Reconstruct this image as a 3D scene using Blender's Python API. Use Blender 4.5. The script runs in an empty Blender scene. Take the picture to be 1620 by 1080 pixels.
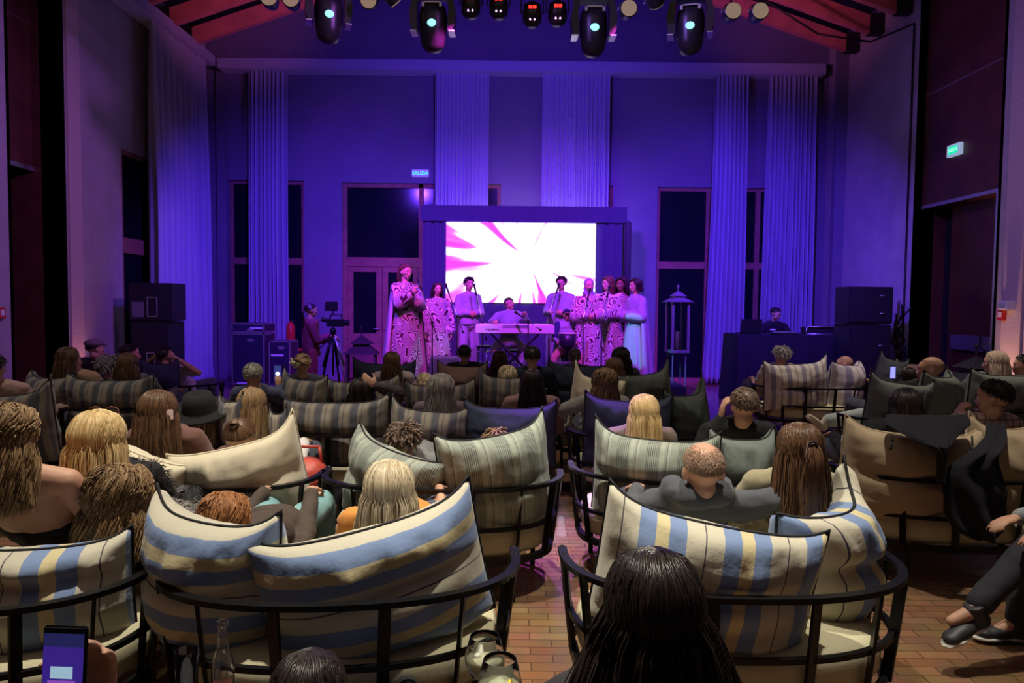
import bpy, bmesh, math, random
import numpy as np
from mathutils import Vector, Matrix, noise
random.seed(7)
PI = math.pi
SC = bpy.context.scene
COL = SC.collection

# ------------------------------------------------------------------ camera
F = 1170.0
cam_d = bpy.data.cameras.new('camera'); cam_d.sensor_width = 36.0; cam_d.lens = 36.0*F/1620
cam_d.clip_start = 0.05; cam_d.clip_end = 200
cam = bpy.data.objects.new('camera', cam_d); COL.objects.link(cam)
CAMM = Matrix.Translation((0, 0, 1.6)) @ Matrix.Rotation(math.radians(90-2.94), 4, 'X') @ Matrix.Rotation(math.radians(0.6), 4, 'Z')
cam.matrix_world = CAMM
SC.camera = cam
def P(px, py, Y):
    d = CAMM.to_3x3() @ Vector(((px-810)/F, -(py-540)/F, -1))
    return Vector((0, 0, 1.6)) + d*(Y/d.y)

# ------------------------------------------------------------------ view, world, lights
SC.view_settings.view_transform = 'Standard'; SC.view_settings.look = 'None'
SC.view_settings.exposure = 0.0; SC.view_settings.gamma = 1.0; SC.view_settings.use_curve_mapping = False
W = bpy.data.worlds.new('night'); SC.world = W; W.use_nodes = True
W.node_tree.nodes['Background'].inputs[0].default_value = (0.02, 0.03, 0.07, 1)
W.node_tree.nodes['Background'].inputs[1].default_value = 0.06

def spot(name, loc, to, color, power, angle=60, blend=0.6, size=0.1):
    l = bpy.data.lights.new(name, 'SPOT'); l.color = color; l.energy = power
    l.spot_size = math.radians(angle); l.spot_blend = blend; l.shadow_soft_size = size
    o = bpy.data.objects.new(name, l); COL.objects.link(o); o.location = loc
    o.rotation_euler = (Vector(to)-Vector(loc)).to_track_quat('-Z', 'Y').to_euler()
    return o
def area(name, loc, to, color, power, sx, sy):
    l = bpy.data.lights.new(name, 'AREA'); l.color = color; l.energy = power
    l.shape = 'RECTANGLE'; l.size = sx; l.size_y = sy
    o = bpy.data.objects.new(name, l); COL.objects.link(o); o.location = loc
    o.rotation_euler = (Vector(to)-Vector(loc)).to_track_quat('-Z', 'Y').to_euler()
    return o
WARM = (1.0, .93, .78); BLUE = (.13, .035, 1.0); VIOLET = (.26, .025, 1.0); MAGENTA = (1.0, .06, .85)
# ceiling downlights above the seats
spot('downlight', (-1.1, 3.3, 6.6), (-1.0, 3.0, 0), WARM, 1500, 56, .6, .08)
spot('downlight', (1.5, 3.3, 6.6), (1.4, 3.0, 0), WARM, 1000, 52, .6, .08)
spot('downlight', (-3.4, 5.2, 6.6), (-3.2, 4.9, 0), WARM, 420, 60, .6, .10)
spot('downlight', (3.6, 7.9, 6.6), (3.5, 7.7, 0), (1, .85, .66), 700, 50, .6, .10)
spot('downlight', (-.3, 6.3, 6.6), (-.3, 6.0, 0), (1, .86, .66), 420, 60, .6, .10)
# stage wash, from the lamps of the front truss, plus an added aisle spot
spot('blue_wash', (-2.6, 9.3, 4.72), (-3.6, 15.2, .9), BLUE, 2100, 90, 1, .12)
spot('blue_wash', (3.0, 9.3, 4.72), (4.2, 15.2, .9), BLUE, 2500, 90, 1, .12)
spot('blue_wash', (0.3, 9.3, 4.72), (0.4, 15.2, 1.4), VIOLET, 2200, 74, 1, .12)
spot('blue_wash', (0, 9.3, 4.72), (0, 15.2, 5.7), (.14, .04, 1), 850, 112, 1, .12)
spot('added_aisle_spot', (.36, 7.0, 4.9), (.38, 4.75, 0), (.4, .09, 1), 2300, 20, 1, .06)  # added, no fixture here; stands for the stage reflected purple in the aisle
spot('violet_wash', (-1.9, 9.3, 4.72), (-2.8, 15.0, .4), (.45, .03, 1), 700, 55, 1, .12)
spot('magenta_wash', (-.6, 8.4, 5.2), (-1.7, 12.3, 1.3), MAGENTA, 1100, 30, .7, .08)
spot('magenta_wash', (.4, 8.4, 5.2), (.4, 12.6, 1.2), MAGENTA, 520, 30, .7, .08)
spot('magenta_wash', (1.2, 8.4, 5.2), (2.0, 12.6, 1.3), MAGENTA, 650, 30, .7, .08)
spot('cyan_spot', (-1.4, 9.3, 4.72), (2.30, 12.2, .75), (.03, .75, 1), 1300, 6.5, .15, .03)
spot('cyan_spot', (3.0, 9.3, 4.72), (-1.2, 12.0, .55), (.08, .65, 1), 500, 12, .4, .03)
# side walls and warm uplights
area('house_fill', (0, 3.0, 6.9), (0, 3.4, 0), (1, .74, .66), 62, 9, 6)
spot('wall_uplight', (-6.02, 10.6, .12), (-6.2, 10.6, 4), (1, .35, .3), 40, 60, .9, .04)
spot('wall_uplight', (6.02, 9.38, .12), (6.3, 9.38, 4), (1, .5, .3), 120, 60, .9, .04)
spot('wall_wash', (1.5, 6.0, 6.2), (-6.2, 10.0, 2.4), (.55, .16, 1), 1250, 48, 1, .3)
spot('wall_wash', (-1.5, 6.0, 6.2), (6.3, 10.6, 2.8), (.34, .16, 1), 900, 50, 1, .3)
spot('wall_wash', (4.5, 5.0, 6.0), (6.3, 9.2, 1.8), (.8, .5, .8), 90, 70, 1, .3)
spot('rafter_glow', (-1.5, 9.8, 4.8), (-4.3, 12.8, 7.0), (1, .22, .6), 420, 46, 1, .1)
spot('rafter_glow', (1.5, 9.8, 4.8), (4.3, 12.8, 7.0), (1, .22, .6), 420, 46, 1, .1)

# ------------------------------------------------------------------ materials
MC = {}
def mat(name, color=(.5, .5, .5), rough=.6, metal=0, emit=None, es=1, bump=0, bscale=40, trans=0, sheen=0, coat=0, vary=0, vscale=6, ior=1.45):
    if name in MC: return MC[name]
    m = bpy.data.materials.new(name); m.use_nodes = True; MC[name] = m
    nt = m.node_tree; b = nt.nodes['Principled BSDF']
    b.inputs['Base Color'].default_value = (*color, 1); b.inputs['Roughness'].default_value = rough
    b.inputs['Metallic'].default_value = metal; b.inputs['Transmission Weight'].default_value = trans
    b.inputs['Sheen Weight'].default_value = sheen; b.inputs['Coat Weight'].default_value = coat; b.inputs['IOR'].default_value = ior
    if emit: b.inputs['Emission Color'].default_value = (*emit, 1); b.inputs['Emission Strength'].default_value = es
    tc = nt.nodes.new('ShaderNodeTexCoord')
    if vary:
        n = nt.nodes.new('ShaderNodeTexNoise'); n.inputs['Scale'].default_value = vscale; n.inputs['Detail'].default_value = 5
        nt.links.new(tc.outputs['Object'], n.inputs['Vector'])
        r = nt.nodes.new('ShaderNodeValToRGB')
        r.color_ramp.elements[0].position = .3; r.color_ramp.elements[1].position = .7
        r.color_ramp.elements[0].color = (*[c*(1-vary) for c in color], 1)
        r.color_ramp.elements[1].color = (*[min(1, c*(1+vary)) for c in color], 1)
        nt.links.new(n.outputs['Fac'], r.inputs[0]); nt.links.new(r.outputs[0], b.inputs['Base Color'])
    if bump:
        n = nt.nodes.new('ShaderNodeTexNoise'); n.inputs['Scale'].default_value = bscale; n.inputs['Detail'].default_value = 3
        nt.links.new(tc.outputs['Object'], n.inputs['Vector'])
        bp = nt.nodes.new('ShaderNodeBump'); bp.inputs['Strength'].default_value = bump; bp.inputs['Distance'].default_value = .006
        nt.links.new(n.outputs['Fac'], bp.inputs['Height']); nt.links.new(bp.outputs[0], b.inputs['Normal'])
    return m
def ramp_mat(name, period, stops, axis='u', rough=.85):
    """striped cloth: constant bands repeating every `period` metres of the cloth's own UV"""
    if name in MC: return MC[name]
    m = mat(name, rough=rough, bump=.25, bscale=60, sheen=.2); nt = m.node_tree; b = nt.nodes['Principled BSDF']
    uv = nt.nodes.new('ShaderNodeUVMap'); uv.uv_map = 'UVMap'
    sp = nt.nodes.new('ShaderNodeSeparateXYZ'); nt.links.new(uv.outputs[0], sp.inputs[0])
    mu = nt.nodes.new('ShaderNodeMath'); mu.operation = 'MULTIPLY'; mu.inputs[1].default_value = 1/period
    nt.links.new(sp.outputs[0 if axis == 'u' else 1], mu.inputs[0])
    fr = nt.nodes.new('ShaderNodeMath'); fr.operation = 'FRACT'; nt.links.new(mu.outputs[0], fr.inputs[0])
    r = nt.nodes.new('ShaderNodeValToRGB'); r.color_ramp.interpolation = 'CONSTANT'
    els = r.color_ramp.elements
    els[0].position = 0; els[0].color = (*stops[0][1], 1); els[1].position = stops[1][0]; els[1].color = (*stops[1][1], 1)
    for p, c in stops[2:]:
        e = els.new(p); e.color = (*c, 1)
    nt.links.new(fr.outputs[0], r.inputs[0]); nt.links.new(r.outputs[0], b.inputs['Base Color'])
    return m
BLU = (.19, .27, .47); CRM = (.58, .54, .42); YEL = (.62, .53, .3); DRK = (.07, .06, .09)
AWN = [(0, BLU), (.2, CRM), (.415, DRK), (.43, CRM), (.64, BLU), (.84, YEL)]
M_awn = ramp_mat('awning_stripe_cloth', .29, AWN, 'u')
M_awnh = ramp_mat('awning_stripe_cloth_across', .29, AWN, 'v')
G0 = (.27, .3, .25); G1 = (.34, .37, .31); GD = (.06, .07, .07)
gs = [(0, G0)]
for k in range(7):
    gs += [(.06+k*.06, GD), (.08+k*.06, G0)]
gs += [(.5, G1), (.62, G0), (.7, GD), (.72, G1), (.8, G0)]
M_grn = ramp_mat('grey_green_pinstripe_cloth', .17, gs, 'u')
M_dst = ramp_mat('dark_stripe_cloth', .13, [(0, (.06, .06, .075)), (.36, (.2, .17, .14)), (.56, (.1, .09, .09)), (.62, (.21, .18, .14)), (.9, (.12, .1, .09))], 'u')
M_wht = ramp_mat('white_lilac_stripe_cloth', .17, [(0, (.3, .27, .36)), (.3, (.66, .62, .56)), (.6, (.4, .34, .34)), (.7, (.66, .62, .56))], 'u')
M_cream = mat('cream_cloth', (.62, .55, .4), .9, bump=.2, bscale=50, sheen=.2)
M_beige = mat('beige_cloth', (.4, .3, .19), .9, bump=.2, bscale=50, sheen=.2)
M_navy = mat('navy_cloth', (.035, .045, .085), .9, bump=.2, bscale=50)
M_dgrn = mat('dark_green_cloth', (.06, .075, .065), .9, bump=.2, bscale=50)
M_sage = mat('sage_cloth', (.16, .19, .17), .9, bump=.2, bscale=50)
M_brown = mat('brown_cloth', (.2, .12, .1), .9, bump=.2, bscale=50)
M_pipe = mat('piping_black', (.012, .012, .015), .8)
M_seat = mat('seat_upholstery', (.55, .5, .33), .9, bump=.2, bscale=50)
M_frame = mat('black_powder_coated_metal', (.012, .012, .014), .38, .6)
M_blk = mat('matt_black', (.012, .012, .016), .6)
M_blkp = mat('black_plastic', (.02, .02, .024), .35)
M_chrome = mat('steel', (.6, .6, .62), .25, 1)
M_alu = mat('brushed_aluminium', (.55, .55, .58), .4, .9)
M_glass = mat('clear_glass', (1, 1, 1), .02, trans=1, ior=1.12, coat=1)
M_pane = mat('night_window_glass', (.006, .008, .014), .12); M_pane.node_tree.nodes['Principled BSDF'].inputs['Specular IOR Level'].default_value = .2
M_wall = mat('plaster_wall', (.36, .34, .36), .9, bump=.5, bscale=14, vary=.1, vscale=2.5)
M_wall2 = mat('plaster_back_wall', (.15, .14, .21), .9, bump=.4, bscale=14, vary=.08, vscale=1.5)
M_drape = mat('curtain_linen', (.33, .34, .5), .85, sheen=.3)
M_wood = mat('dark_mahogany', (.09, .03, .022), .45, bump=.15, bscale=20, vary=.25, vscale=3)
M_wframe = mat('stained_window_frame', (.24, .1, .09), .85, vary=.15)
M_beam = mat('beam_red_lit', (.5, .15, .14), .6, vary=.2, vscale=4)  # red light on the rafters put into the base colour
M_ceil = mat('dark_ceiling_boards', (.06, .05, .06), .9)
M_stagec = mat('stage_cloth_black', (.02, .02, .03), .7)
M_bdrape = mat('black_drape', (.045, .045, .085), .9, sheen=.2)

# wood block floor
M_floor = mat('wood_block_floor', (.2, .1, .05), .27, coat=.3); nt = M_floor.node_tree
tc = nt.nodes.new('ShaderNodeTexCoord'); br = nt.nodes.new('ShaderNodeTexBrick')
br.inputs['Color1'].default_value = (.42, .235, .125, 1); br.inputs['Color2'].default_value = (.27, .145, .08, 1); br.inputs['Mortar'].default_value = (.15, .085, .05, 1)
br.inputs['Scale'].default_value = 1; br.inputs['Mortar Size'].default_value = .0035; br.inputs['Brick Width'].default_value = .2; br.inputs['Row Height'].default_value = .075
nt.links.new(tc.outputs['Object'], br.inputs['Vector'])
nz = nt.nodes.new('ShaderNodeTexNoise'); nz.inputs['Scale'].default_value = 5; nz.inputs['Detail'].default_value = 6
nt.links.new(tc.outputs['Object'], nz.inputs['Vector'])
mx = nt.nodes.new('ShaderNodeMix'); mx.data_type = 'RGBA'; mx.blend_type = 'MULTIPLY'; mx.inputs[0].default_value = .65
nt.links.new(br.outputs['Color'], mx.inputs[6]); nt.links.new(nz.outputs['Color'], mx.inputs[7])
nt.links.new(mx.outputs[2], nt.nodes['Principled BSDF'].inputs['Base Color'])
bp = nt.nodes.new('ShaderNodeBump'); bp.inputs['Strength'].default_value = .35; bp.inputs['Distance'].default_value = .004; bp.invert = True
nt.links.new(br.outputs['Fac'], bp.inputs['Height']); nt.links.new(bp.outputs[0], nt.nodes['Principled BSDF'].inputs['Normal'])

# painted brick strip
M_brick = mat('painted_brick', (.5, .42, .4), .85); nt = M_brick.node_tree
tc = nt.nodes.new('ShaderNodeTexCoord'); mp = nt.nodes.new('ShaderNodeMapping'); mp.inputs['Rotation'].default_value = (PI/2, 0, PI/2)
cmb = nt.nodes.new('ShaderNodeCombineXYZ'); sx = nt.nodes.new('ShaderNodeSeparateXYZ')
nt.links.new(tc.outputs['Object'], sx.inputs[0]); nt.links.new(sx.outputs[1], cmb.inputs[0]); nt.links.new(sx.outputs[2], cmb.inputs[1])
br = nt.nodes.new('ShaderNodeTexBrick'); br.inputs['Scale'].default_value = 1; br.inputs['Brick Width'].default_value = .24; br.inputs['Row Height'].default_value = .065; br.inputs['Mortar Size'].default_value = .006
nt.links.new(cmb.outputs[0], br.inputs['Vector'])
bp = nt.nodes.new('ShaderNodeBump'); bp.inputs['Strength'].default_value = .8; bp.inputs['Distance'].default_value = .01; bp.invert = True
nt.links.new(br.outputs['Fac'], bp.inputs['Height']); nt.links.new(bp.outputs[0], nt.nodes['Principled BSDF'].inputs['Normal'])

def zebra(name, base, dark, scale=4.2, n=58):
    """zebra print: level lines of a smooth noise field"""
    m = mat(name, base, .75); nt = m.node_tree
    tc = nt.nodes.new('ShaderNodeTexCoord'); mp = nt.nodes.new('ShaderNodeMapping'); mp.inputs['Scale'].default_value = (1, 1, .8)
    w = nt.nodes.new('ShaderNodeTexNoise'); w.inputs['Scale'].default_value = scale; w.inputs['Detail'].default_value = 0; w.inputs['Distortion'].default_value = .6
    nt.links.new(tc.outputs['Object'], mp.inputs[0]); nt.links.new(mp.outputs[0], w.inputs['Vector'])
    a = nt.nodes.new('ShaderNodeMath'); a.operation = 'MULTIPLY'; a.inputs[1].default_value = n*2; nt.links.new(w.outputs['Fac'], a.inputs[0])
    c = nt.nodes.new('ShaderNodeMath'); c.operation = 'SINE'; nt.links.new(a.outputs[0], c.inputs[0]); d_ = nt.nodes.new('ShaderNodeMath'); d_.operation = 'MULTIPLY_ADD'; d_.inputs[1].default_value = .5; d_.inputs[2].default_value = .5; nt.links.new(c.outputs[0], d_.inputs[0])
    r = nt.nodes.new('ShaderNodeValToRGB'); r.color_ramp.elements[0].position = .28; r.color_ramp.elements[1].position = .4
    r.color_ramp.elements[0].color = (*dark, 1); r.color_ramp.elements[1].color = (*base, 1)
    nt.links.new(d_.outputs[0], r.inputs[0]); nt.links.new(r.outputs[0], nt.nodes['Principled BSDF'].inputs['Base Color'])
    return m
M_zebra = zebra('zebra_print_silk', (.6, .5, .56), (.06, .008, .03))

def hairmat(name, c1, c2, rough=.42):
    m = mat(name, c1, rough); nt = m.node_tree; b = nt.nodes['Principled BSDF']
    at = nt.nodes.new('ShaderNodeAttribute'); at.attribute_name = 'tone'
    r = nt.nodes.new('ShaderNodeValToRGB'); r.color_ramp.elements[0].color = (*c1, 1); r.color_ramp.elements[1].color = (*c2, 1)
    nt.links.new(at.outputs['Fac'], r.inputs[0]); nt.links.new(r.outputs[0], b.inputs['Base Color'])
    b.inputs['Anisotropic'].default_value = .5
    return m
H = {
 'blonde': hairmat('blonde_hair', (.5, .3, .1), (.95, .74, .4)),
 'ash': hairmat('ash_blonde_hair', (.42, .31, .17), (.92, .8, .58)),
 'brown': hairmat('brown_hair', (.05, .025, .014), (.2, .1, .05)),
 'light': hairmat('light_brown_hair', (.13, .07, .035), (.42, .27, .13)),
 'dark': hairmat('dark_hair', (.008, .006, .006), (.045, .03, .025), .35),
 'red': hairmat('ginger_hair', (.2, .07, .025), (.6, .28, .11)),
 'grey': hairmat('grey_hair', (.2, .18, .16), (.55, .52, .46)),
 'stubble': hairmat('cropped_hair', (.10, .065, .045), (.26, .17, .12)),
 'sandy': hairmat('sandy_cropped_hair', (.28, .17, .11), (.5, .34, .24)),
}
M_skin = mat('skin', (.55, .3, .2), .55, vary=.08, vscale=12)
M_skind = mat('deep_skin', (.2, .09, .05), .5, vary=.08, vscale=12)
M_eye = mat('eye_white', (.75, .72, .7), .3); M_iris = mat('eye_iris', (.03, .02, .015), .2)
M_lip = mat('lips', (.38, .09, .08), .45); M_shoe = mat('shoe_dark', (.03, .03, .035), .5)
M_white = mat('white_cloth', (.72, .7, .68), .85, bump=.15)
M_sole = mat('rubber_sole', (.6, .57, .5), .7)
CL = {}
def cloth(c):
    k = 'cloth_%02x%02x%02x' % tuple(int(max(0, min(1, v))*255) for v in c)
    return mat(k, c, .88, bump=.3, bscale=25, sheen=.15 if sum(c) > .2 else 0)

# ------------------------------------------------------------------ mesh helpers
def tag(o, label=None, cat=None, group=None, kind=None):
    if label: o['label'] = label
    if cat: o['category'] = cat
    if group: o['group'] = group
    if kind: o['kind'] = kind
    return o
def link(name, me, m=None, parent=None, smooth=False):
    o = bpy.data.objects.new(name, me); COL.objects.link(o)
    if m: me.materials.append(m)
    if parent: o.parent = parent
    if smooth:
        me.polygons.foreach_set('use_smooth', [True]*len(me.polygons))
    return o
def obj(name, bm, m=None, parent=None, smooth=False):
    me = bpy.data.meshes.new(name); bmesh.ops.recalc_face_normals(bm, faces=bm.faces); bm.to_mesh(me); bm.free()
    return link(name, me, m, parent, smooth)
def empty(name, loc=(0, 0, 0), rz=0, label=None, cat=None, group=None):
    o = bpy.data.objects.new(name, None); o.empty_display_size = .1; COL.objects.link(o)
    o.location = loc; o.rotation_euler = (0, 0, rz)
    return tag(o, label, cat, group)
def box(bm, x0, x1, y0, y1, z0, z1, M=None, bev=0):
    r = bmesh.ops.create_cube(bm, size=1); vs = r['verts']
    T = Matrix.Translation(((x0+x1)/2, (y0+y1)/2, (z0+z1)/2)) @ Matrix.Diagonal((abs(x1-x0), abs(y1-y0), abs(z1-z0), 1))
    if M: T = M @ T
    bmesh.ops.transform(bm, matrix=T, verts=vs)
    if bev:
        es = list({e for v in vs for e in v.link_edges})
        bmesh.ops.bevel(bm, geom=es, offset=bev, segments=2, affect='EDGES')
    return bm
def bx(x0, x1, y0, y1, z0, z1, bev=0, M=None):
    return box(bmesh.new(), x0, x1, y0, y1, z0, z1, M, bev)
def frame_to(d):
    return Vector(d).normalized().to_track_quat('Z', 'Y').to_matrix().to_4x4()
_TPL = {}
def add_raw(bm, co, faces):
    vs = [bm.verts.new(c) for c in co]
    for f in faces: bm.faces.new([vs[i] for i in f])
def cone(bm, a, b, r0, r1, seg=10, caps=True):
    a, b = Vector(a), Vector(b); d = b-a
    if d.length < 1e-6: return
    R = frame_to(d).to_3x3(); co = []
    for p, r in ((a, max(r0, 1e-4)), (b, max(r1, 1e-4))):
        for k in range(seg): t = 2*PI*k/seg; co.append(p+R @ Vector((r*math.cos(t), r*math.sin(t), 0)))
    fs = [(k, (k+1) % seg, seg+(k+1) % seg, seg+k) for k in range(seg)]
    if caps: fs += [tuple(range(seg))[::-1], tuple(range(seg, 2*seg))]
    add_raw(bm, co, fs)
def ell(bm, c, r, M=None, u=12, v=8):
    if (u, v) not in _TPL:
        co = [(0, 0, 1)]
        for j in range(1, v):
            ph = PI*j/v
            for i in range(u): t = 2*PI*i/u; co.append((math.sin(ph)*math.cos(t), math.sin(ph)*math.sin(t), math.cos(ph)))
        co.append((0, 0, -1)); fs = []; L = len(co)-1
        for i in range(u):
            i2 = (i+1) % u; fs.append((0, 1+i, 1+i2)); fs.append((L, L-u+i2, L-u+i))
            for j in range(v-2): a = 1+j*u; fs.append((a+i, a+u+i, a+u+i2, a+i2))
        _TPL[(u, v)] = (np.array(co), fs)
    co, fs = _TPL[(u, v)]
    R = np.array(M.to_3x3()) if M else np.eye(3)
    add_raw(bm, ((co*np.array(r)) @ R.T + np.array(c)).tolist(), fs)
def limb(bm, pts, rad, seg=10):
    for i in range(len(pts)-1): cone(bm, pts[i], pts[i+1], rad[i], rad[i+1], seg)
    for p, r in zip(pts, rad): ell(bm, p, (r, r, r), u=seg, v=7)
def tube(bm, pts, r, seg=8):
    limb(bm, [Vector(p) for p in pts], [r]*len(pts), seg)
def lathe(bm, prof, seg=24, M=None, cap=True):
    rings = []
    for r, z in prof:
        ring = []
        for k in range(seg):
            a = 2*PI*k/seg; v = Vector((r*math.cos(a), r*math.sin(a), z))
            ring.append(bm.verts.new(M @ v if M else v))
        rings.append(ring)
    for A, B in zip(rings, rings[1:]):
        for k in range(seg): bm.faces.new((A[k], A[(k+1) % seg], B[(k+1) % seg], B[k]))
    if cap: bm.faces.new(rings[0][::-1]); bm.faces.new(rings[-1])
    return bm
def grid_mesh(f, nu, nv, closed_u=False):
    vs = [f(i, j) for j in range(nv) for i in range(nu)]
    fs = []
    for j in range(nv-1):
        for i in range(nu if closed_u else nu-1):
            i2 = (i+1) % nu
            fs.append((j*nu+i, j*nu+i2, (j+1)*nu+i2, (j+1)*nu+i))
    return vs, fs
BS = bpy.data.scenes.new('workbench')      # an empty scene used only to evaluate one mesh at a time
def bake_graph():
    vl = BS.view_layers[0]; vl.update(); return vl.depsgraph
def bake(bm, voxel, smooth=2, amp=0, sc=8, factor=.5, zscale=1):
    """union of the shapes in bm as one continuous surface"""
    me = bpy.data.meshes.new('tmp'); bmesh.ops.recalc_face_normals(bm, faces=bm.faces); bm.to_mesh(me); bm.free()
    o = bpy.data.objects.new('tmp', me); BS.collection.objects.link(o)
    r = o.modifiers.new('r', 'REMESH'); r.mode = 'VOXEL'; r.voxel_size = voxel; r.use_smooth_shade = True
    if smooth:
        s = o.modifiers.new('s', 'SMOOTH'); s.iterations = smooth; s.factor = factor
    dg = bake_graph()
    new = bpy.data.meshes.new_from_object(o.evaluated_get(dg))
    bpy.data.objects.remove(o); bpy.data.meshes.remove(me)
    if amp:
        off = Vector((random.random()*50, 0, 0))
        nv = len(new.vertices); co = np.zeros(nv*3, np.float32); no = np.zeros(nv*3, np.float32)
        new.vertices.foreach_get('co', co); new.vertex_normals.foreach_get('vector', no)
        co = co.reshape(-1, 3); no = no.reshape(-1, 3)
        h = [noise.noise(q)*amp + noise.noise(q*2.3)*amp*.4 for q in (Vector((x*sc, y*sc, z*sc*zscale))+off for x, y, z in co.tolist())]
        co += no*np.array(h, np.float32)[:, None]; new.vertices.foreach_set('co', co.ravel()); new.update()
    new.polygons.foreach_set('use_smooth', [True]*len(new.polygons))
    return new
def text_mesh(name, s, size, loc, rot, m, parent=None, extrude=.002, align='CENTER'):
    c = bpy.data.curves.new(name, 'FONT'); c.body = s; c.size = size; c.extrude = extrude; c.align_x = align; c.align_y = 'CENTER'
    o = bpy.data.objects.new('t', c); BS.collection.objects.link(o)
    dg = bake_graph()
    me = bpy.data.meshes.new_from_object(o.evaluated_get(dg)); bpy.data.objects.remove(o)
    n = link(name, me, m, parent); n.location = loc; n.rotation_euler = rot
    return n
# ================================================================== the room
XL, XR, YB, YF = -6.25, 6.35, 15.2, -4.0
EAVE = 6.75; RIDGE = EAVE+6.3*.33
def st(name, bm, m, parent=None, smooth=False):
    o = obj(name, bm, m, parent, smooth)
    if parent is None: o['kind'] = 'structure'
    return o
st('floor', bx(XL-.8, XR+.8, YF-.3, YB+.3, -.1, 0), M_floor)
# back wall with its openings (x0, x1, top)
def wx(px): return (px-810)/F*YB
OPEN = [(wx(363), wx(481), 4.05), (wx(541), wx(690), 4.02), (wx(700), wx(790), 4.02), (wx(868), wx(966), 4.02), (wx(1036), wx(1272), 4.0)]
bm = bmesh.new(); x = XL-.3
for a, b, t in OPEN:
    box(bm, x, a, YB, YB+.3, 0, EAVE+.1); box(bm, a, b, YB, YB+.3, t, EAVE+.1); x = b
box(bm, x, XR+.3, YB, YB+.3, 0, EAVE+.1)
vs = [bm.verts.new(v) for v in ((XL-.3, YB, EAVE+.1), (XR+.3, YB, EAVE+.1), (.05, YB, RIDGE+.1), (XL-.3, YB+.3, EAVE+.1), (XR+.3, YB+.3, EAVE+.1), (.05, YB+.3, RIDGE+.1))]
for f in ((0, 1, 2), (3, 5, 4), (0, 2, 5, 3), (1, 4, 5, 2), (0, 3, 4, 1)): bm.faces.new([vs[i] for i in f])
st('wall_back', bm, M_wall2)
# pilasters near the back corners
st('trim_1', bx(wx(347), wx(362), YB-.08, YB, 0, 6.2), M_wall2)
st('trim_2', bx(XR-.2, XR, YB-.9, YB-.75, 0, EAVE), M_wall2)
# left wall pieces  (recess 9.3..10.35)
LR0, LR1 = 9.28, 10.36
bm = bmesh.new()
box(bm, XL-.3, XL, YF, LR0, 0, EAVE+.1); box(bm, XL-.3, XL, LR1, 11.9, 0, EAVE+.1)
box(bm, XL-.3, XL, 11.9, 13.2, 4.0, EAVE+.1); box(bm, XL-.3, XL, 13.2, YB+.3, 0, EAVE+.1)
st('wall_left', bm, M_wall)
RR0, RR1 = 9.78, 11.78
bm = bmesh.new()
box(bm, XR, XR+.3, YF, RR0, 0, EAVE+.1); box(bm, XR, XR+.3, RR1, YB+.3, 0, EAVE+.1)
st('wall_right', bm, M_wall)
bx_ = bx(XL, XR, YF-.3, YF, 0, RIDGE)
st('wall_rear', bx_, M_wall)
st('trim_3', bx(XR-.03, XR, 9.2, 9.56, 0, EAVE), M_brick)
st('trim_4', bx(XL, XL+.03, 10.45, 10.75, 0, EAVE), M_brick)
# recess linings in mahogany
bm = bmesh.new()
box(bm, XL-.9, XL-.42, LR0-.05, LR1+.05, 3.42, EAVE); box(bm, XL-.9, XL, LR0-.06, LR0, 0, EAVE); box(bm, XL-.9, XL, LR1, LR1+.06, 0, EAVE)
box(bm, XL-.9, XL-.6, LR0, LR0+.12, 0, 3.42)
st('trim_5', bm, M_wood)
bm = bmesh.new(); box(bm, XL-.43, XL-.40, LR0, LR1, 3.36, 3.42); box(bm, XL-.44, XL-.38, LR0, LR0+.03, 0, 3.4); box(bm, XL-.425, XL-.415, LR0, LR1, 5.35, 5.36)
st('trim_6', bm, M_alu)
d = st('door_1', bx(XL-.62, XL-.56, LR0+.12, LR0+.62, 0, 3.3, .005), M_wood)
bm = bmesh.new(); tube(bm, [(XL-.54, LR0+.5, 1.05), (XL-.5, LR0+.5, 1.05), (XL-.5, LR0+.4, 1.05)], .011); obj('door_handle', bm, M_chrome, d)
st('trim_7', bx(XL-.95, XL-.9, LR0-.1, LR1+.1, 0, 3.5), M_blk)
bm = bmesh.new()
box(bm, XR+.1, XR+.5, RR0-.05, RR1+.05, 3.15, EAVE); box(bm, XR, XR+.5, RR1, RR1+.06, 0, EAVE); box(bm, XR, XR+.5, RR0-.06, RR0, 0, EAVE)
st('trim_8', bm, M_wood)
bm = bmesh.new(); box(bm, XR+.09, XR+.11, RR0, RR1, 3.15, 3.2); box(bm, XR+.02, XR+.12, RR0, RR0+.07, 0, 3.15); box(bm, XR+.09, XR+.1, RR0, RR1, 4.9, 4.912)
st('trim_9', bm, M_alu)
d = st('door_2', bx(XR+.42, XR+.48, RR0, RR1-.28, 0, 3.15, .005), M_wood)
pb = obj('push_plate', bx(XR+.33, XR+.42, RR0+.1, RR1-.5, .98, 1.2, .006), M_alu, d)
bm = bmesh.new(); tube(bm, [(XR+.32, RR0+.75, 1.2), (XR+.32, RR0+.75, 1.03), (XR+.3, RR0+.6, 1.0)], .01); obj('door_handle', bm, M_blk, d)
st('trim_10', bx(XR+.49, XR+.53, RR0-.1, RR1+.1, 0, 3.3), M_blk)
st('baseboard_right', bx(XR-.02, XR, YF, RR0-.06, 0, .12), M_wood)
st('baseboard_left', bx(XL, XL+.02, YF, LR0-.06, 0, .12), M_wood)
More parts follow.
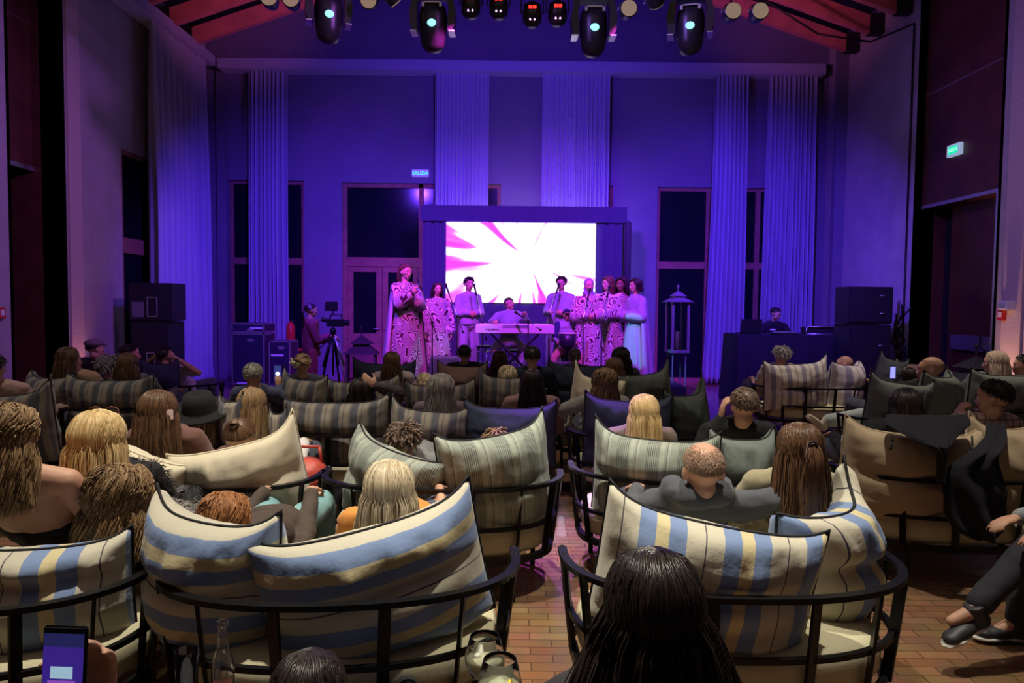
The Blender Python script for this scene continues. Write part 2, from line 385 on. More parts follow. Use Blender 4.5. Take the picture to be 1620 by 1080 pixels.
# windows of the back wall
def window(n, a, b, t, mull=(), trans=(), sill=0, y=YB+.08):
    bm = bmesh.new(); w = .07
    box(bm, a, a+w, y, y+.1, sill, t); box(bm, b-w, b, y, y+.1, sill, t); box(bm, a+w, b-w, y, y+.1, t-w, t); box(bm, a+w, b-w, y, y+.1, sill, sill+.1)
    for m_ in mull: box(bm, m_-.05, m_+.05, y+.005, y+.095, sill+.1, t-w)
    for z in trans: box(bm, a+w, b-w, y+.01, y+.09, z-.07, z+.07)
    o = st('window_%d' % n, bm, M_wframe)
    obj('pane', bx(a+w, b-w, y+.045, y+.055, sill+.1, t-w), M_pane, o)
    return o
window(1, *OPEN[0], mull=[(OPEN[0][0]+OPEN[0][1])/2], trans=[2.42])
# glazed double door with its fixed lights above
a, b, t = OPEN[1]
bm = bmesh.new(); y = YB+.06
mx1 = wx(661)
for xx in (a, mx1, b-.08): box(bm, xx, xx+.09, y, y+.14, 0, t)
box(bm, a+.09, b-.08, y, y+.14, t-.08, t); box(bm, a+.09, mx1, y, y+.14, 2.33, 2.52)
d = st('door_3', bm, M_wframe)
for q, (p, r_) in enumerate(((a+.09, wx(603)), (wx(603), mx1))):
    lf = bmesh.new()
    box(lf, p+.005, p+.12, y+.03, y+.1, .02, 2.33); box(lf, r_-.12, r_-.005, y+.03, y+.1, .02, 2.33); box(lf, p+.12, r_-.12, y+.03, y+.1, 2.22, 2.33)
    box(lf, p+.12, r_-.12, y+.03, y+.1, .02, .95)
    l = obj('door_leaf', lf, M_wframe, d)
    obj('pane', bx(p+.12, r_-.12, y+.06, y+.07, .95, 2.22), M_pane, l)
    hb = bmesh.new(); xx = r_-.06 if q == 0 else p+.06
    tube(hb, [(xx, y+.03, 1.05), (xx, y-.03, 1.05), (xx+(-.1 if q == 0 else .1), y-.03, 1.05)], .011); obj('door_handle', hb, M_chrome, l)
obj('pane', bx(a+.09, mx1, y+.06, y+.07, 2.52, t-.08), M_pane, d)
obj('pane', bx(mx1+.09, b-.08, y+.06, y+.07, .1, t-.08), M_pane, d)
window(2, *OPEN[2], trans=[2.42]); window(3, *OPEN[3], trans=[2.42])
window(4, *OPEN[4], mull=[wx(1118), wx(1196)], trans=[2.42])
# left window
bm = bmesh.new(); box(bm, XL-.12, XL-.02, 11.9, 11.97, 0, 4.0); box(bm, XL-.12, XL-.02, 13.13, 13.2, 0, 4.0); box(bm, XL-.12, XL-.02, 11.97, 13.13, 3.93, 4.0); box(bm, XL-.12, XL-.02, 11.97, 13.13, 2.35, 2.6); box(bm, XL-.12, XL-.02, 11.97, 13.13, 0, .1)
o = st('window_5', bm, M_wframe); obj('pane', bx(XL-.08, XL-.07, 11.97, 13.13, .1, 3.93), M_pane, o)
# roof: two slopes and rafters
def slope(name, s, m):
    bm = bmesh.new(); xe = (XL-.3) if s < 0 else (XR+.3); ze = EAVE+.05
    z0 = ze - 0*.33
    v = [(xe, YF-.3, ze), (.05, YF-.3, RIDGE+.1), (.05, YB+.3, RIDGE+.1), (xe, YB+.3, ze)]
    lo = [bm.verts.new(p) for p in v]; hi = [bm.verts.new((p[0], p[1], p[2]+.15)) for p in v]
    bm.faces.new(lo); bm.faces.new(hi[::-1])
    for i in range(4): j = (i+1) % 4; bm.faces.new((lo[i], lo[j], hi[j], hi[i]))
    o = st(name, bm, m); return o
slope('ceiling', -1, M_ceil); slope('ceiling', 1, M_ceil)
n = 11
for k, y in enumerate((13.95, 13.05, 12.15, 11.25, 10.35)):
    for s in (-1, 1):
        x0 = (-5.95 if s < 0 else 6.1); x1 = -.1 if s < 0 else .2
        z0 = 6.32; z1 = z0+abs(x1-x0)*.335
        bm = bmesh.new(); hh = .3
        v = [(x0, y-.06, z0), (x1, y-.06, z1), (x1, y-.06, z1+hh), (x0, y-.06, z0+hh)]
        A = [bm.verts.new(p) for p in v]; B = [bm.verts.new((p[0], y+.06, p[2])) for p in v]
        bm.faces.new(A); bm.faces.new(B[::-1])
        for i in range(4): j = (i+1) % 4; bm.faces.new((A[i], B[i], B[j], A[j]))
        r = st('trim_%d' % n, bm, M_beam); n += 1
        obj('beam_shoe', bx(x0-.28 if s < 0 else x0, x0 if s < 0 else x0+.25, y-.08, y+.08, z0-.02, z0+hh+.02), M_blk, r)
# pelmets
def pelmet(n, bm): return st('trim_%d' % n, bm, M_drape)
bm = bx(wx(360), wx(1281), YB-.42, YB-.02, 6.16, 6.36, .008)
for q in range(5): box(bm, wx(590)+q*2.94-3, wx(590)+q*2.94-2.99, YB-.425, YB-.42, 6.165, 6.355)
pelmet(30, bm); pelmet(31, bx(XL+.01, XL+.38, 8.6, 14.75, 6.18, 6.38, .008))

# ------------------------------------------------------------------ curtains
def curtain(label, x0, x1, yc, ztop, zbot, folds, amp=.13, along='x', flare=0, seed=0, pull=0):
    rnd = random.Random(seed); nu = folds*10; nv = 44
    ph = [rnd.uniform(-.8, .8) for _ in range(folds+2)]; am = [rnd.uniform(.55, 1.15) for _ in range(folds+2)]
    th = .012
    def f(side):
        def g(i, j):
            u = i/(nu-1); v = j/(nv-1); z = ztop+(zbot-ztop)*v
            k = u*folds; a0 = am[int(k)]*(1-k % 1)+am[int(k)+1]*(k % 1); p0 = ph[int(k)]*(1-k % 1)+ph[int(k)+1]*(k % 1)
            grow = .45+.55*min(1, v*2.2)
            d = math.sin(2*PI*k+p0*(1+.5*v))*amp*a0*grow + noise.noise((u*5, v*3, seed*3.1))*.05*v
            w = x0+(x1-x0)*u
            c = (x0+x1)/2; w = c+(w-c)*(1+flare*v**2) + pull*v**2
            if v > .97: d *= 1.15
            q = d+side*th
            return (w, yc+q, z) if along == 'x' else (yc+q, w, z)
        return g
    v1, f1 = grid_mesh(f(-1), nu, nv); v2, f2 = grid_mesh(f(1), nu, nv); nn = len(v1)
    fs = f1+[tuple(nn+i for i in reversed(q)) for q in f2]
    for i in range(nu-1): fs += [(i, nn+i, nn+i+1, i+1)[::-1], ((nv-1)*nu+i, (nv-1)*nu+i+1, nn+(nv-1)*nu+i+1, nn+(nv-1)*nu+i)]
    for j in range(nv-1): fs += [(j*nu, (j+1)*nu, nn+(j+1)*nu, nn+j*nu), (j*nu+nu-1, nn+j*nu+nu-1, nn+(j+1)*nu+nu-1, (j+1)*nu+nu-1)]
    me = bpy.data.meshes.new('curtain'); me.from_pydata(v1+v2, [], fs)
    o = link('curtain', me, M_drape, None, True)
    return tag(o, label, 'curtain', 'tall pleated curtains')
curtain('narrow pleated curtain between the tall flight case and the camera operator', wx(403), wx(462), YB-.22, 6.2, .03, 9, flare=.06, seed=1)
curtain('wide pleated curtain behind the left part of the lit screen', wx(688), wx(771), YB-.22, 6.2, .03, 14, .08, seed=2)
curtain('widest pleated curtain behind the right part of the lit screen', wx(853), wx(957), YB-.22, 6.2, .03, 16, .08, seed=3)
curtain('narrow pleated curtain reaching the floor beside the post lantern', wx(1117), wx(1169), YB-.22, 6.2, .03, 8, flare=.25, seed=4, pull=-.05)
curtain('pleated curtain behind the man at the mixing desk', wx(1200), wx(1273), YB-.22, 6.2, .03, 11, flare=.12, seed=5, pull=-.02)
curtain('large gathered curtain on the left side wall behind the loudspeaker', 12.35, 14.55, XL+.26, 6.22, .03, 10, .15, 'y', flare=.03, seed=6)

# exit signs, alarm boxes, wall lamps
p = P(665, 274, YB-.04)
e = empty('exit_sign', (p.x, YB, p.z), 0, 'small lit exit sign reading SALIDA on the back wall left of the screen curtains', 'sign')
obj('sign_box', bx(-.17, .17, -.06, 0, -.075, .075, .008), mat('sign_lavender', (.35, .3, .6), .5, emit=(.25, .15, .9), es=.5), e)
o = text_mesh('lettering', 'SALIDA', .1, (0, -.062, 0), (PI/2, 0, 0), mat('sign_cyan', (0, .5, .6), emit=(0, .75, 1), es=1.6), e)
p = P(1496, 237, 10.9)
e = empty('exit_sign', (XR+.1, p.y, p.z), -PI/2, 'green lit exit sign high on the dark wood panel over the right door', 'sign')
obj('sign_box', bx(-.16, .16, -.06, 0, -.085, .085, .008), mat('sign_white', (.4, .4, .5), .5, emit=(.3, .45, .6), es=.7), e)
obj('sign_face', bx(-.11, .11, -.066, -.06, -.05, .05), mat('sign_green', (0, .3, .1), emit=(0, .8, .4), es=1.1), e)
text_mesh('lettering', 'SALIDA', .07, (0, -.068, 0), (PI/2, 0, 0), mat('sign_pale', (.5, .8, .6), emit=(.4, 1, .7), es=1), e)
M_red = mat('alarm_red', (.5, .02, .02), .4)
for px, py, Y, s, lab in ((12, 495, 9.0, -1, 'red and white alarm call point on the far left wall'), (1591, 498, 9.52, 1, 'red and white alarm call point on the brick strip at right')):
    p = P(px, py, Y); X = XL if s < 0 else XR
    e = empty('alarm_call_point', (X, Y, p.z), (PI/2 if s < 0 else -PI/2), lab, 'alarm')
    if s > 0: e.location.x -= .031
    obj('box', bx(-.06, .06, -.05, 0, -.07, .07, .006), M_red, e)
    obj('plate', bx(-.035, .035, -.053, -.05, -.03, .04), M_white, e)
p = P(1608, 482, 9.3)
e = empty('wall_lamp', (XR-.032, 9.38, p.z), -PI/2, 'small white emergency lamp box on the brick strip above the red alarm', 'lamp')
obj('housing', bx(-.09, .09, -.12, 0, -.07, .05, .01), mat('plastic_white', (.7, .7, .72), .4), e)
obj('lens', bx(-.07, .07, -.125, -.12, -.05, .02), M_alu, e)
p = P(330, 492, YB)
e = empty('light_switch', (p.x, YB, p.z), 0, 'tiny pale switch on the back wall beside the left curtain', 'switch')
obj('plate', bx(-.05, .05, -.012, 0, -.03, .05, .003), mat('plastic_white', (.7, .7, .72), .4), e)
p = P(375, 517, YB)
# cable on right wall
bm = bmesh.new(); tube(bm, [(XR-.02, 11.98, 0.1), (XR-.02, 11.98, 3), (XR-.02, 11.98, 6.1), (5.7, 12.1, 5.85), (4.9, 12.2, 6.0), (4.0, 12.3, 6.6), (3.6, 12.15, 7.15)], .016, 6)
tag(obj('hanging_cable', bm, M_blk, None, True), 'black cable drooping from the right rafters down the plaster wall', 'cable')
# uplights on the floor
for x, y, rz, lab in ((XL+.25, 10.6, 0, 'round floor uplight at the foot of the left plaster pier'), (XR-.25, 9.38, 0, 'round floor uplight at the foot of the right brick strip')):
    e = empty('floor_uplight', (x, y, 0), 0, lab, 'lamp')
    bm = bmesh.new(); lathe(bm, [(.07, 0), (.075, .02), (.075, .07), (.06, .075)], 20); obj('housing', bm, M_blk, e, True)
    bm = bmesh.new(); lathe(bm, [(.055, .075), (.055, .08)], 20); obj('lens', bm, mat('uplight_lens', (1, .7, .5), emit=(1, .5, .3), es=2), e)

# ================================================================== lighting rig
TY, TZ = 9.4, 5.75
e = empty('lighting_truss', (0, TY, TZ), 0, 'black lighting truss across the hall carrying all the stage lamps', 'truss')
for dy, dz, nm in ((-.15, -.15, 'chord'), (.15, -.15, 'chord'), (-.15, .15, 'chord'), (.15, .15, 'chord')):
    bm = bmesh.new(); cone(bm, (-4.4, dy, dz), (4.4, dy, dz), .025, .025); obj('chord', bm, M_blk, e, True)
bm = bmesh.new()
for k in range(22):
    x = -4.4+k*.4
    for dy in (-.15, .15): cone(bm, (x, dy, -.15), (x+.2, dy, .15), .01, .01, 6); cone(bm, (x+.2, dy, .15), (x+.4, dy, -.15), .01, .01, 6)
for k in range(23):
    x = -4.4+k*.4; cone(bm, (x, -.15, -.15), (x, .15, -.15), .01, .01, 6)
obj('lattice', bm, M_blk, e)
for x in (-3.2, 0, 3.2):
    bm = bmesh.new(); cone(bm, (x, 0, .15), (x, 0, RIDGE-TZ-.35*abs(x)+.05), .012, .012, 6); obj('hanger', bm, M_blk, e)
def moving_head(px, pyb, label, face=0, tilt=.1):
    p = P(px, pyb, TY-.3); X = p.x
    e = empty('moving_head_light', (X, TY-.3, p.z), face, label, 'stage light', 'moving head lights on the truss'); e.scale = (1.18, 1.1, 1.0)
    zb = .36                                     # head pivot above lowest point
    bm = bmesh.new(); box(bm, -.2, .2, -.14, .14, .66, .82, bev=.03); box(bm, -.04, .04, -.04, .2, .82, TZ-.17-p.z); obj('base', bm, M_blk, e)
    for s in (-1, 1):
        bm = bmesh.new()
        pr = [(.17, .7), (.21, .6), (.235, .45), (.225, .3), (.2, .24), (.15, .24), (.16, .5), (.14, .66)]
        A = [bm.verts.new((s*a, -.09, b)) for a, b in pr]; B = [bm.verts.new((s*a, .09, b)) for a, b in pr]
        bm.faces.new(A); bm.faces.new(B[::-1])
        for i in range(len(A)): j = (i+1) % len(A); bm.faces.new((A[i], B[i], B[j], A[j]))
        y = obj('yoke_arm', bm, M_blkp, e)
        obj('trim_strip', bx(s*.195-.03, s*.195+.03, -.1, .1, .225, .237), M_alu, y)
    bm = bmesh.new(); lathe(bm, [(.02, 0), (.075, .015), (.115, .07), (.13, .16), (.14, .3), (.145, .42), (.13, .52), (.1, .57), (.03, .58)], 24)
    h = obj('head', bm, M_blkp, e, True)
    bm = bmesh.new(); box(bm, -.075, .075, -.155, -.11, .535, .55); box(bm, .075, .1, -.15, -.11, .49, .54); box(bm, -.1, -.075, -.15, -.11, .49, .54); obj('handle', bm, M_alu, h)
    bm = bmesh.new(); lathe(bm, [(.04, 0), (.045, .012)], 16, Matrix.Translation((0, -.14, .3)) @ Matrix.Rotation(PI/2, 4, 'X')); obj('lens', bm, mat('lens_cyan', (.1, .3, .35), .1, emit=(.3, .8, .9), es=1.4), h)
    return e
moving_head(520, 70, 'moving head stage lamp, leftmost of the four hanging ones', .3)
moving_head(685, 84, 'moving head stage lamp left of the four red-display cans')
moving_head(938, 91, 'moving head stage lamp hanging lowest, right of the red-display cans')
moving_head(1091, 88, 'moving head stage lamp, rightmost of the four hanging ones', -.25)
def par(px, py, label, r=.1, yaw=0, pitch=0, Y=8.9, lit=True):
    p = P(px, py, Y)
    e = empty('par_can', p, yaw, label, 'stage light', 'beige-faced par cans on the truss')
    R = Matrix.Rotation(PI/2+pitch, 4, 'X')
    bm = bmesh.new(); lathe(bm, [(r*1.02, 0), (r*1.05, -.01), (r*1.02, -.03), (r*.95, -.12), (r*.7, -.22), (r*.3, -.26)], 24, R, cap=True); b = obj('can', bm, M_blkp, e, True)
    bm = bmesh.new(); lathe(bm, [(r*.93, 0.005), (r*.93, .012)], 24, R); obj('gel_face', bm, mat('gel_beige', (.12, .09, .06), .6, emit=(.42, .3, .17), es=.5), e)
    bm = bmesh.new(); pts = [(r*1.15*math.cos(t), .08, r*1.15*math.sin(t)) for t in np.linspace(0, PI, 10)]
    tube(bm, pts, .008, 6); tube(bm, [(0, .08, r*1.15), (0, .08+(TY-.15-Y-.08)*.5, max(.2, (TZ-.1-p.z)*.7)), (0, TY-.12-Y, TZ-.15-p.z)], .012, 6); obj('yoke', bm, M_chrome, e)
for px, py, yaw, pit, lab in ((425, -4, .1, 0, 'beige par can, leftmost at the top edge over the left rafters'), (460, -2, .1, 0, 'beige par can beside the leftmost one over the left rafters'), (583, 0, 0, .2, 'beige par can between the two left moving heads'),
    (628, 2, 2.2, .7, 'par can turned edge on with a pale violet rim'), (995, 13, 0, 0, 'beige par can just right of the lowest moving head'), (1038, 6, 2.6, .6, 'dark par can turned away between two moving heads'), (1160, 17, 0, 0, 'beige par can right of the rightmost moving head'), (1203, 17, 0, 0, 'beige par can farthest right with a bright chrome ring')):
    par(px, py, lab, .1, yaw, pit)
def led_can(px, py, label):
    p = P(px, py, 9.0)
    e = empty('led_can', p, 0, label, 'stage light', 'led cans with red displays')
    bm = bmesh.new(); lathe(bm, [(.05, .13), (.1, .1), (.115, 0), (.11, -.1), (.06, -.16)], 22); obj('can', bm, M_blkp, e, True)
    bm = bmesh.new(); box(bm, -.045, -.004, -.118, -.11, .02, .055); box(bm, .004, .045, -.118, -.11, .02, .055)
    obj('display', bm, mat('display_red', (.5, 0, 0), emit=(1, .03, .02), es=2.2), e)
    bm = bmesh.new()
    for s in (-1, 1): ell(bm, (s*.025, -.1, -.1), (.014, .012, .014))
    obj('lens', bm, mat('led_pink', (.6, .4, .6), emit=(.9, .6, 1), es=1.2), e)
    bm = bmesh.new(); tube(bm, [(-.13, 0, 0), (-.13, 0, .18), (.13, 0, .18), (.13, 0, 0)], .009, 6); tube(bm, [(0, 0, .18), (0, .2, TZ-.16-p.z)], .012, 6); obj('yoke', bm, M_blk, e)
for px, py, lab in ((745, 8, 'led can with red digits, first from the left of four'), (789, 9, 'led can with red digits, second from the left of four'), (842, 22, 'led can with red digits, third from the left of four'), (882, 20, 'led can with red digits, beside the lowest moving head')):
    led_can(px, py, lab)
# ================================================================== stage and its equipment
SZ = .32
o = obj('stage_platform', bx(-2.35, 2.75, 11.55, 14.9, 0, SZ, .01), M_stagec); tag(o, 'low black stage platform the singers stand on', 'stage')
# led wall
def XP(px, Y): return P(px, 480, Y).x
SY = 14.0; sx0, sx1 = P(706, 352, SY).x, P(943, 352, SY).x; sz1 = P(825, 352, SY).z; sz0 = P(825, 479, SY).z
e = empty('led_screen', ((sx0+sx1)/2, SY, SZ), 0, 'bright led screen with white and magenta rays in a black draped frame', 'screen')
w2 = (sx1-sx0)/2
M_scr = mat('screen_picture', (0, 0, 0), .4); nt = M_scr.node_tree; b = nt.nodes['Principled BSDF']
tc = nt.nodes.new('ShaderNodeTexCoord'); sp = nt.nodes.new('ShaderNodeSeparateXYZ'); nt.links.new(tc.outputs['Object'], sp.inputs[0])
def mth(op, a, b_=None, c=None):
    n = nt.nodes.new('ShaderNodeMath'); n.operation = op
    for i, v in enumerate((a, b_, c)):
        if v is None: continue
        if isinstance(v, (int, float)): n.inputs[i].default_value = v
        else: nt.links.new(v, n.inputs[i])
    return n.outputs[0]
cz = (sz0+sz1)/2-SZ+.05
xx = mth('SUBTRACT', sp.outputs[0], .15); zz = mth('SUBTRACT', sp.outputs[2], cz)
ang = mth('ARCTAN2', zz, xx); rad = mth('SQRT', mth('ADD', mth('MULTIPLY', xx, xx), mth('MULTIPLY', zz, zz)))
cb = nt.nodes.new('ShaderNodeCombineXYZ'); nt.links.new(mth('MULTIPLY', mth('COSINE', ang), 2.2), cb.inputs[0]); nt.links.new(mth('MULTIPLY', mth('SINE', ang), 2.2), cb.inputs[1]); nt.links.new(mth('MULTIPLY', rad, .25), cb.inputs[2])
nz = nt.nodes.new('ShaderNodeTexNoise'); nz.inputs['Scale'].default_value = 2.6; nz.inputs['Detail'].default_value = 1.0; nt.links.new(cb.outputs[0], nz.inputs['Vector'])
v = mth('ADD', mth('MULTIPLY', mth('SUBTRACT', nz.outputs[0], .5), 3.9), mth('SUBTRACT', mth('MULTIPLY', rad, .66), .72))
r = nt.nodes.new('ShaderNodeValToRGB'); els = r.color_ramp.elements
els[0].position = .0; els[0].color = (1, 1, 1, 1); els[1].position = .34; els[1].color = (.85, .12, .95, 1)
ee = els.new(.1); ee.color = (1, .8, 1, 1); ee = els.new(.6); ee.color = (.75, .04, .6, 1)
nt.links.new(v, r.inputs[0]); nt.links.new(r.outputs[0], b.inputs['Emission Color']); b.inputs['Emission Strength'].default_value = 1.9
obj('display', bx(-w2, w2, 0, .06, sz0-SZ, sz1-SZ), M_scr, e)
bm = bmesh.new(); zt = P(825, 326, SY).z-SZ; fo = P(668, 400, SY).x-e.location.x; fo1 = P(987, 400, SY).x-e.location.x
for x in (fo+.06, fo1-.06):
    for y in (.35, .6): cone(bm, (x, y, 0), (x, y, zt-.05), .025, .025)
cone(bm, (fo+.06, .35, zt-.08), (fo1-.06, .35, zt-.08), .025, .025)
obj('support_frame', bm, M_alu, e)
def soft_panel(x0, x1, y, z0, z1, n, amp):
    def mk(s):
        return lambda i, j: (x0+(x1-x0)*i/(n*8-1), y+s*.008+amp*math.sin(2*PI*i/8+.6*math.sin(i*.7)), z0+(z1-z0)*j/9)
    v1, f1 = grid_mesh(mk(-1), n*8, 10); v2, f2 = grid_mesh(mk(1), n*8, 10); nn = len(v1)
    fs = f1+[tuple(nn+i for i in reversed(q)) for q in f2]
    me = bpy.data.meshes.new('d'); me.from_pydata(v1+v2, [], fs); return me
link('side_drape', soft_panel(fo, -w2, .03, 0, sz1-SZ+.02, 3, .02), M_bdrape, e, True)
link('side_drape', soft_panel(w2, fo1-.03, .03, 0, sz1-SZ+.02, 3, .02), M_bdrape, e, True)
link('lower_drape', soft_panel(-w2, w2, .04, 0, sz0-SZ, 10, .012), M_bdrape, e, True)
link('top_valance', soft_panel(fo-.04, fo1+.04, -.03, sz1-SZ+.01, zt, 10, .01), M_bdrape, e, True)
bm = bmesh.new(); box(bm, fo1, fo1+.14, -.02, .6, .6, zt-.25, bev=.03); obj('end_drape', bm, M_blk, e)

# keyboard on its stand
KY = 12.15; k0, k1 = XP(753, KY), XP(877, KY); kx = (k0+k1)/2; kz = P(815, 513, KY).z
e = empty('stage_piano', (kx, KY, SZ), 0, 'long white electric piano the leaning man plays', 'piano')
hw = (k1-k0)/2; zt = kz-SZ
obj('case', bx(-hw, hw, -.15, .15, zt-.15, zt, .012), mat('piano_white', (.85, .66, .7), .35), e)
bm = bmesh.new(); obj('rear_panel', bx(-.2, .22, -.155, -.15, zt-.05, zt-.005), mat('piano_grey', (.35, .33, .4), .4), e)
o = text_mesh('lettering', 'YAMAHA', .055, (-hw+.27, -.152, zt-.085), (PI/2, 0, 0), M_blk, e)
bm = bmesh.new(); box(bm, -hw+.05, hw-.05, .02, .14, zt, zt+.012); obj('keys', bm, mat('keys_ivory', (.8, .8, .75), .3), e)
bm = bmesh.new()
for k in range(36):
    if k % 7 not in (2, 6): box(bm, -hw+.08+k*.034, -hw+.095+k*.034, .02, .09, zt+.012, zt+.022)
obj('black_keys', bm, M_blkp, e)
bm = bmesh.new()
for k in range(6): cone(bm, (.02+k*.035, -.158, zt-.02), (.02+k*.035, -.15, zt-.02), .008, .008, 8)
obj('sockets', bm, M_blk, e)
s = empty('keyboard_stand', (kx, KY, SZ), 0, 'black x-shaped stand under the white piano', 'stand')
for a in (-1, 1):
    bm = bmesh.new(); tube(bm, [(-a*.38, -.13, .015), (a*.38, -.13, zt-.16)], .018); obj('leg', bm, M_frame, s, True)
for a in (-1, 1):
    bm = bmesh.new(); tube(bm, [(a*.38, -.14, zt-.165), (a*.38, .14, zt-.165)], .015); tube(bm, [(a*.38, -.16, .018), (a*.38, .16, .018)], .015); tube(bm, [(a*.38, -.13, .018), (a*.38, -.13, .03)], .01); obj('cross_bar', bm, M_frame, s, True)
# bar stool
def stool(name, px, py, Y, label, z0, seat_m=M_blk):
    p = P(px, py, Y); h = p.z-z0
    e = empty(name, (p.x, Y, z0), .4, label, 'stool')
    bm = bmesh.new(); lathe(bm, [(.14, h-.04), (.16, h-.03), (.16, h-.008), (.15, h)], 20); obj('seat', bm, seat_m, e, True)
    for k in range(4):
        a = k*PI/2+.4; bm = bmesh.new(); tube(bm, [(.1*math.cos(a), .1*math.sin(a), h-.04), (.17*math.cos(a), .17*math.sin(a), .01)], .013); obj('leg', bm, M_chrome, e, True)
    for z in (.25, .45):
        if z < h-.1:
            bm = bmesh.new(); pts = [(.15*math.cos(t), .15*math.sin(t), z) for t in np.linspace(0, 2*PI, 17)]; tube(bm, pts, .008, 6); obj('foot_ring', bm, M_chrome, e, True)
    return e
stool('bar_stool', 762, 546, 12.8, 'black bar stool with steel legs under the left end of the piano', SZ)
stool('bar_stool', 812, 553, 12.75, 'black stool the pianist sits on', SZ)
# stage monitors
def wedge(px, py, Y, w, label, z0=SZ, cat='monitor'):
    p = P(px, py, Y)
    e = empty('stage_monitor', (p.x, Y, z0), 0, label, 'speaker', 'floor wedge monitors'); h = p.z-z0
    bm = bmesh.new(); pr = [(-.2, 0), (.24, 0), (.24, .1), (-.02, h), (-.2, h*.92)]
    A = [bm.verts.new((-w/2, a, b)) for a, b in pr]; B = [bm.verts.new((w/2, a, b)) for a, b in pr]
    bm.faces.new(A); bm.faces.new(B[::-1])
    for i in range(5): j = (i+1) % 5; bm.faces.new((A[i], B[i], B[j], A[j]))
    bmesh.ops.bevel(bm, geom=list(bm.edges), offset=.015, segments=2, affect='EDGES')
    obj('cabinet', bm, mat('monitor_paint', (.12, .12, .14), .45), e)
    obj('handle', bx(-.08, .08, -.212, -.2, h*.5, h*.62, .005), M_blk, e)
    return e
wedge(704, 562, 11.85, .46, 'wedge monitor lit blue in front of the second woman from the left')
wedge(893, 571, 11.85, .44, 'wedge monitor lit blue in front of the drumming boy')

# microphone stands
def mic_stand(px, base_y, Y, hpx, hpy, mpx, mpy, label, mY=None, z0=SZ):
    """base at px, hinge at (hpx,hpy), microphone at (mpx,mpy)"""
    b = P(px, base_y, Y); hg = P(hpx, hpy, Y); m_ = P(mpx, mpy, mY or Y+.12)
    e = empty('microphone_stand', (b.x, Y, z0), 0, label, 'microphone stand', 'microphone stands on the stage'); O = Vector((b.x, Y, z0))
    hg = Vector((b.x+(hg.x-b.x)*.5, Y, hg.z)); q = hg-O; m_ = m_-O
    bm = bmesh.new(); tube(bm, [(0, 0, .12), q], .011); obj('pole', bm, M_blk, e, True)
    for k in range(3):
        a = k*2*PI/3+.5; bm = bmesh.new(); tube(bm, [(0, 0, .16), (.26*math.cos(a), .26*math.sin(a), .012)], .01); obj('leg', bm, M_blk, e, True)
    d = (m_-q).normalized(); bm = bmesh.new(); tube(bm, [q-d*.28, m_-d*.06], .009); o = obj('boom', bm, M_chrome, e, True)
    bm = bmesh.new(); ell(bm, q, (.025, .025, .03)); obj('clutch', bm, M_blk, e, True); bm = bmesh.new(); ell(bm, q-d*.28, (.022, .022, .022)); obj('counterweight', bm, M_blk, e, True)
    bm = bmesh.new(); cone(bm, m_-d*.09, m_+d*.07, .013, .019); ell(bm, m_+d*.09, (.027, .027, .027)); obj('microphone', bm, M_blkp, e, True)
    return e
mic_stand(684, 585, 11.6, 683, 510, 664, 450, 'microphone stand in front of the tallest woman at left')
mic_stand(722, 588, 11.9, 724, 500, 708, 458, 'microphone stand in front of the second woman from the left')
mic_stand(764, 585, 12.2, 762, 510, 752, 459, 'microphone stand in front of the man in the open lapel jacket')
mic_stand(835, 570, 11.7, 836, 508, 822, 498, 'microphone stand before the middle of the white piano')
mic_stand(868, 580, 12.4, 868, 498, 882, 457, 'microphone stand in front of the man in the long buttoned robe')
mic_stand(922, 598, 11.9, 922, 505, 931, 466, 'microphone stand in front of the woman with the white headscarf')
mic_stand(951, 598, 11.9, 951, 508, 962, 462, 'microphone stand in front of the brown haired singer near the right')
# bass drum between boy's knees
p = P(898, 526, 12.15)
e = empty('drum', (p.x, 12.15, SZ), 0, 'dark tall hand drum with pale skin in front of the boy', 'drum')
h = p.z-SZ
bm = bmesh.new(); lathe(bm, [(.03, .3), (.035, h-.3), (.1, h-.26), (.135, h-.2), (.15, h-.02)], 24); obj('shell', bm, mat('drum_shell', (.02, .02, .04), .35), e, True)
bm = bmesh.new(); lathe(bm, [(.15, h-.02), (.155, h-.01), (.15, h)], 24); obj('drum_skin', bm, mat('drum_skin', (.75, .68, .6), .6), e, True)
for a in range(3):
    bm = bmesh.new(); t = a*2.1+.4; tube(bm, [(.03*math.cos(t), .03*math.sin(t), .32), (.17*math.cos(t), .17*math.sin(t), .012)], .009); obj('leg', bm, M_chrome, e, True)
stool('drum_stool', 895, 560, 12.55, 'low stool under the drumming boy', SZ)
# platform shoes box / footlight beside tall woman
# ------------------------------------------------------------------ PA stacks
def speaker_box(name, x0, x1, y0, y1, z0, z1, label, back=False):
    e = empty(name, ((x0+x1)/2, (y0+y1)/2, z0), 0, label, 'speaker'); w = (x1-x0)/2; d = (y1-y0)/2; h = z1-z0
    obj('cabinet', bx(-w, w, -d, d, 0, h, .012), M_blk, e)
    if back:
        bm = bmesh.new(); bw = w*.22
        c = w*.1
        for a, b in (((c-bw, .12*h), (c+bw, .12*h)), ((c+bw, .12*h), (c+bw, .62*h)), ((c+bw, .62*h), (c-bw, .62*h)), ((c-bw, .62*h), (c-bw, .12*h))):
            cone(bm, (a[0], -d-.012, a[1]), (b[0], -d-.012, b[1]), .011, .011, 6)
        obj('rear_handle', bm, M_alu, e)
        obj('connector_plate', bx(-w*.85, -w*.3, -d-.006, -d, .1*h, .5*h), mat('plate_grey', (.16, .16, .18), .5), e)
    else:
        obj('grille', bx(-w+.02, w-.02, -d-.01, -d, .03, h-.03, .004), mat('grille_black', (.015, .015, .02), .8, bump=1, bscale=200), e)
        bm = bmesh.new()
        for q in (.28, .76): ell(bm, (w*.5, -d-.014, h*q), (.035, .008, .014))
        obj('badge', bm, M_alu, e)
    return e
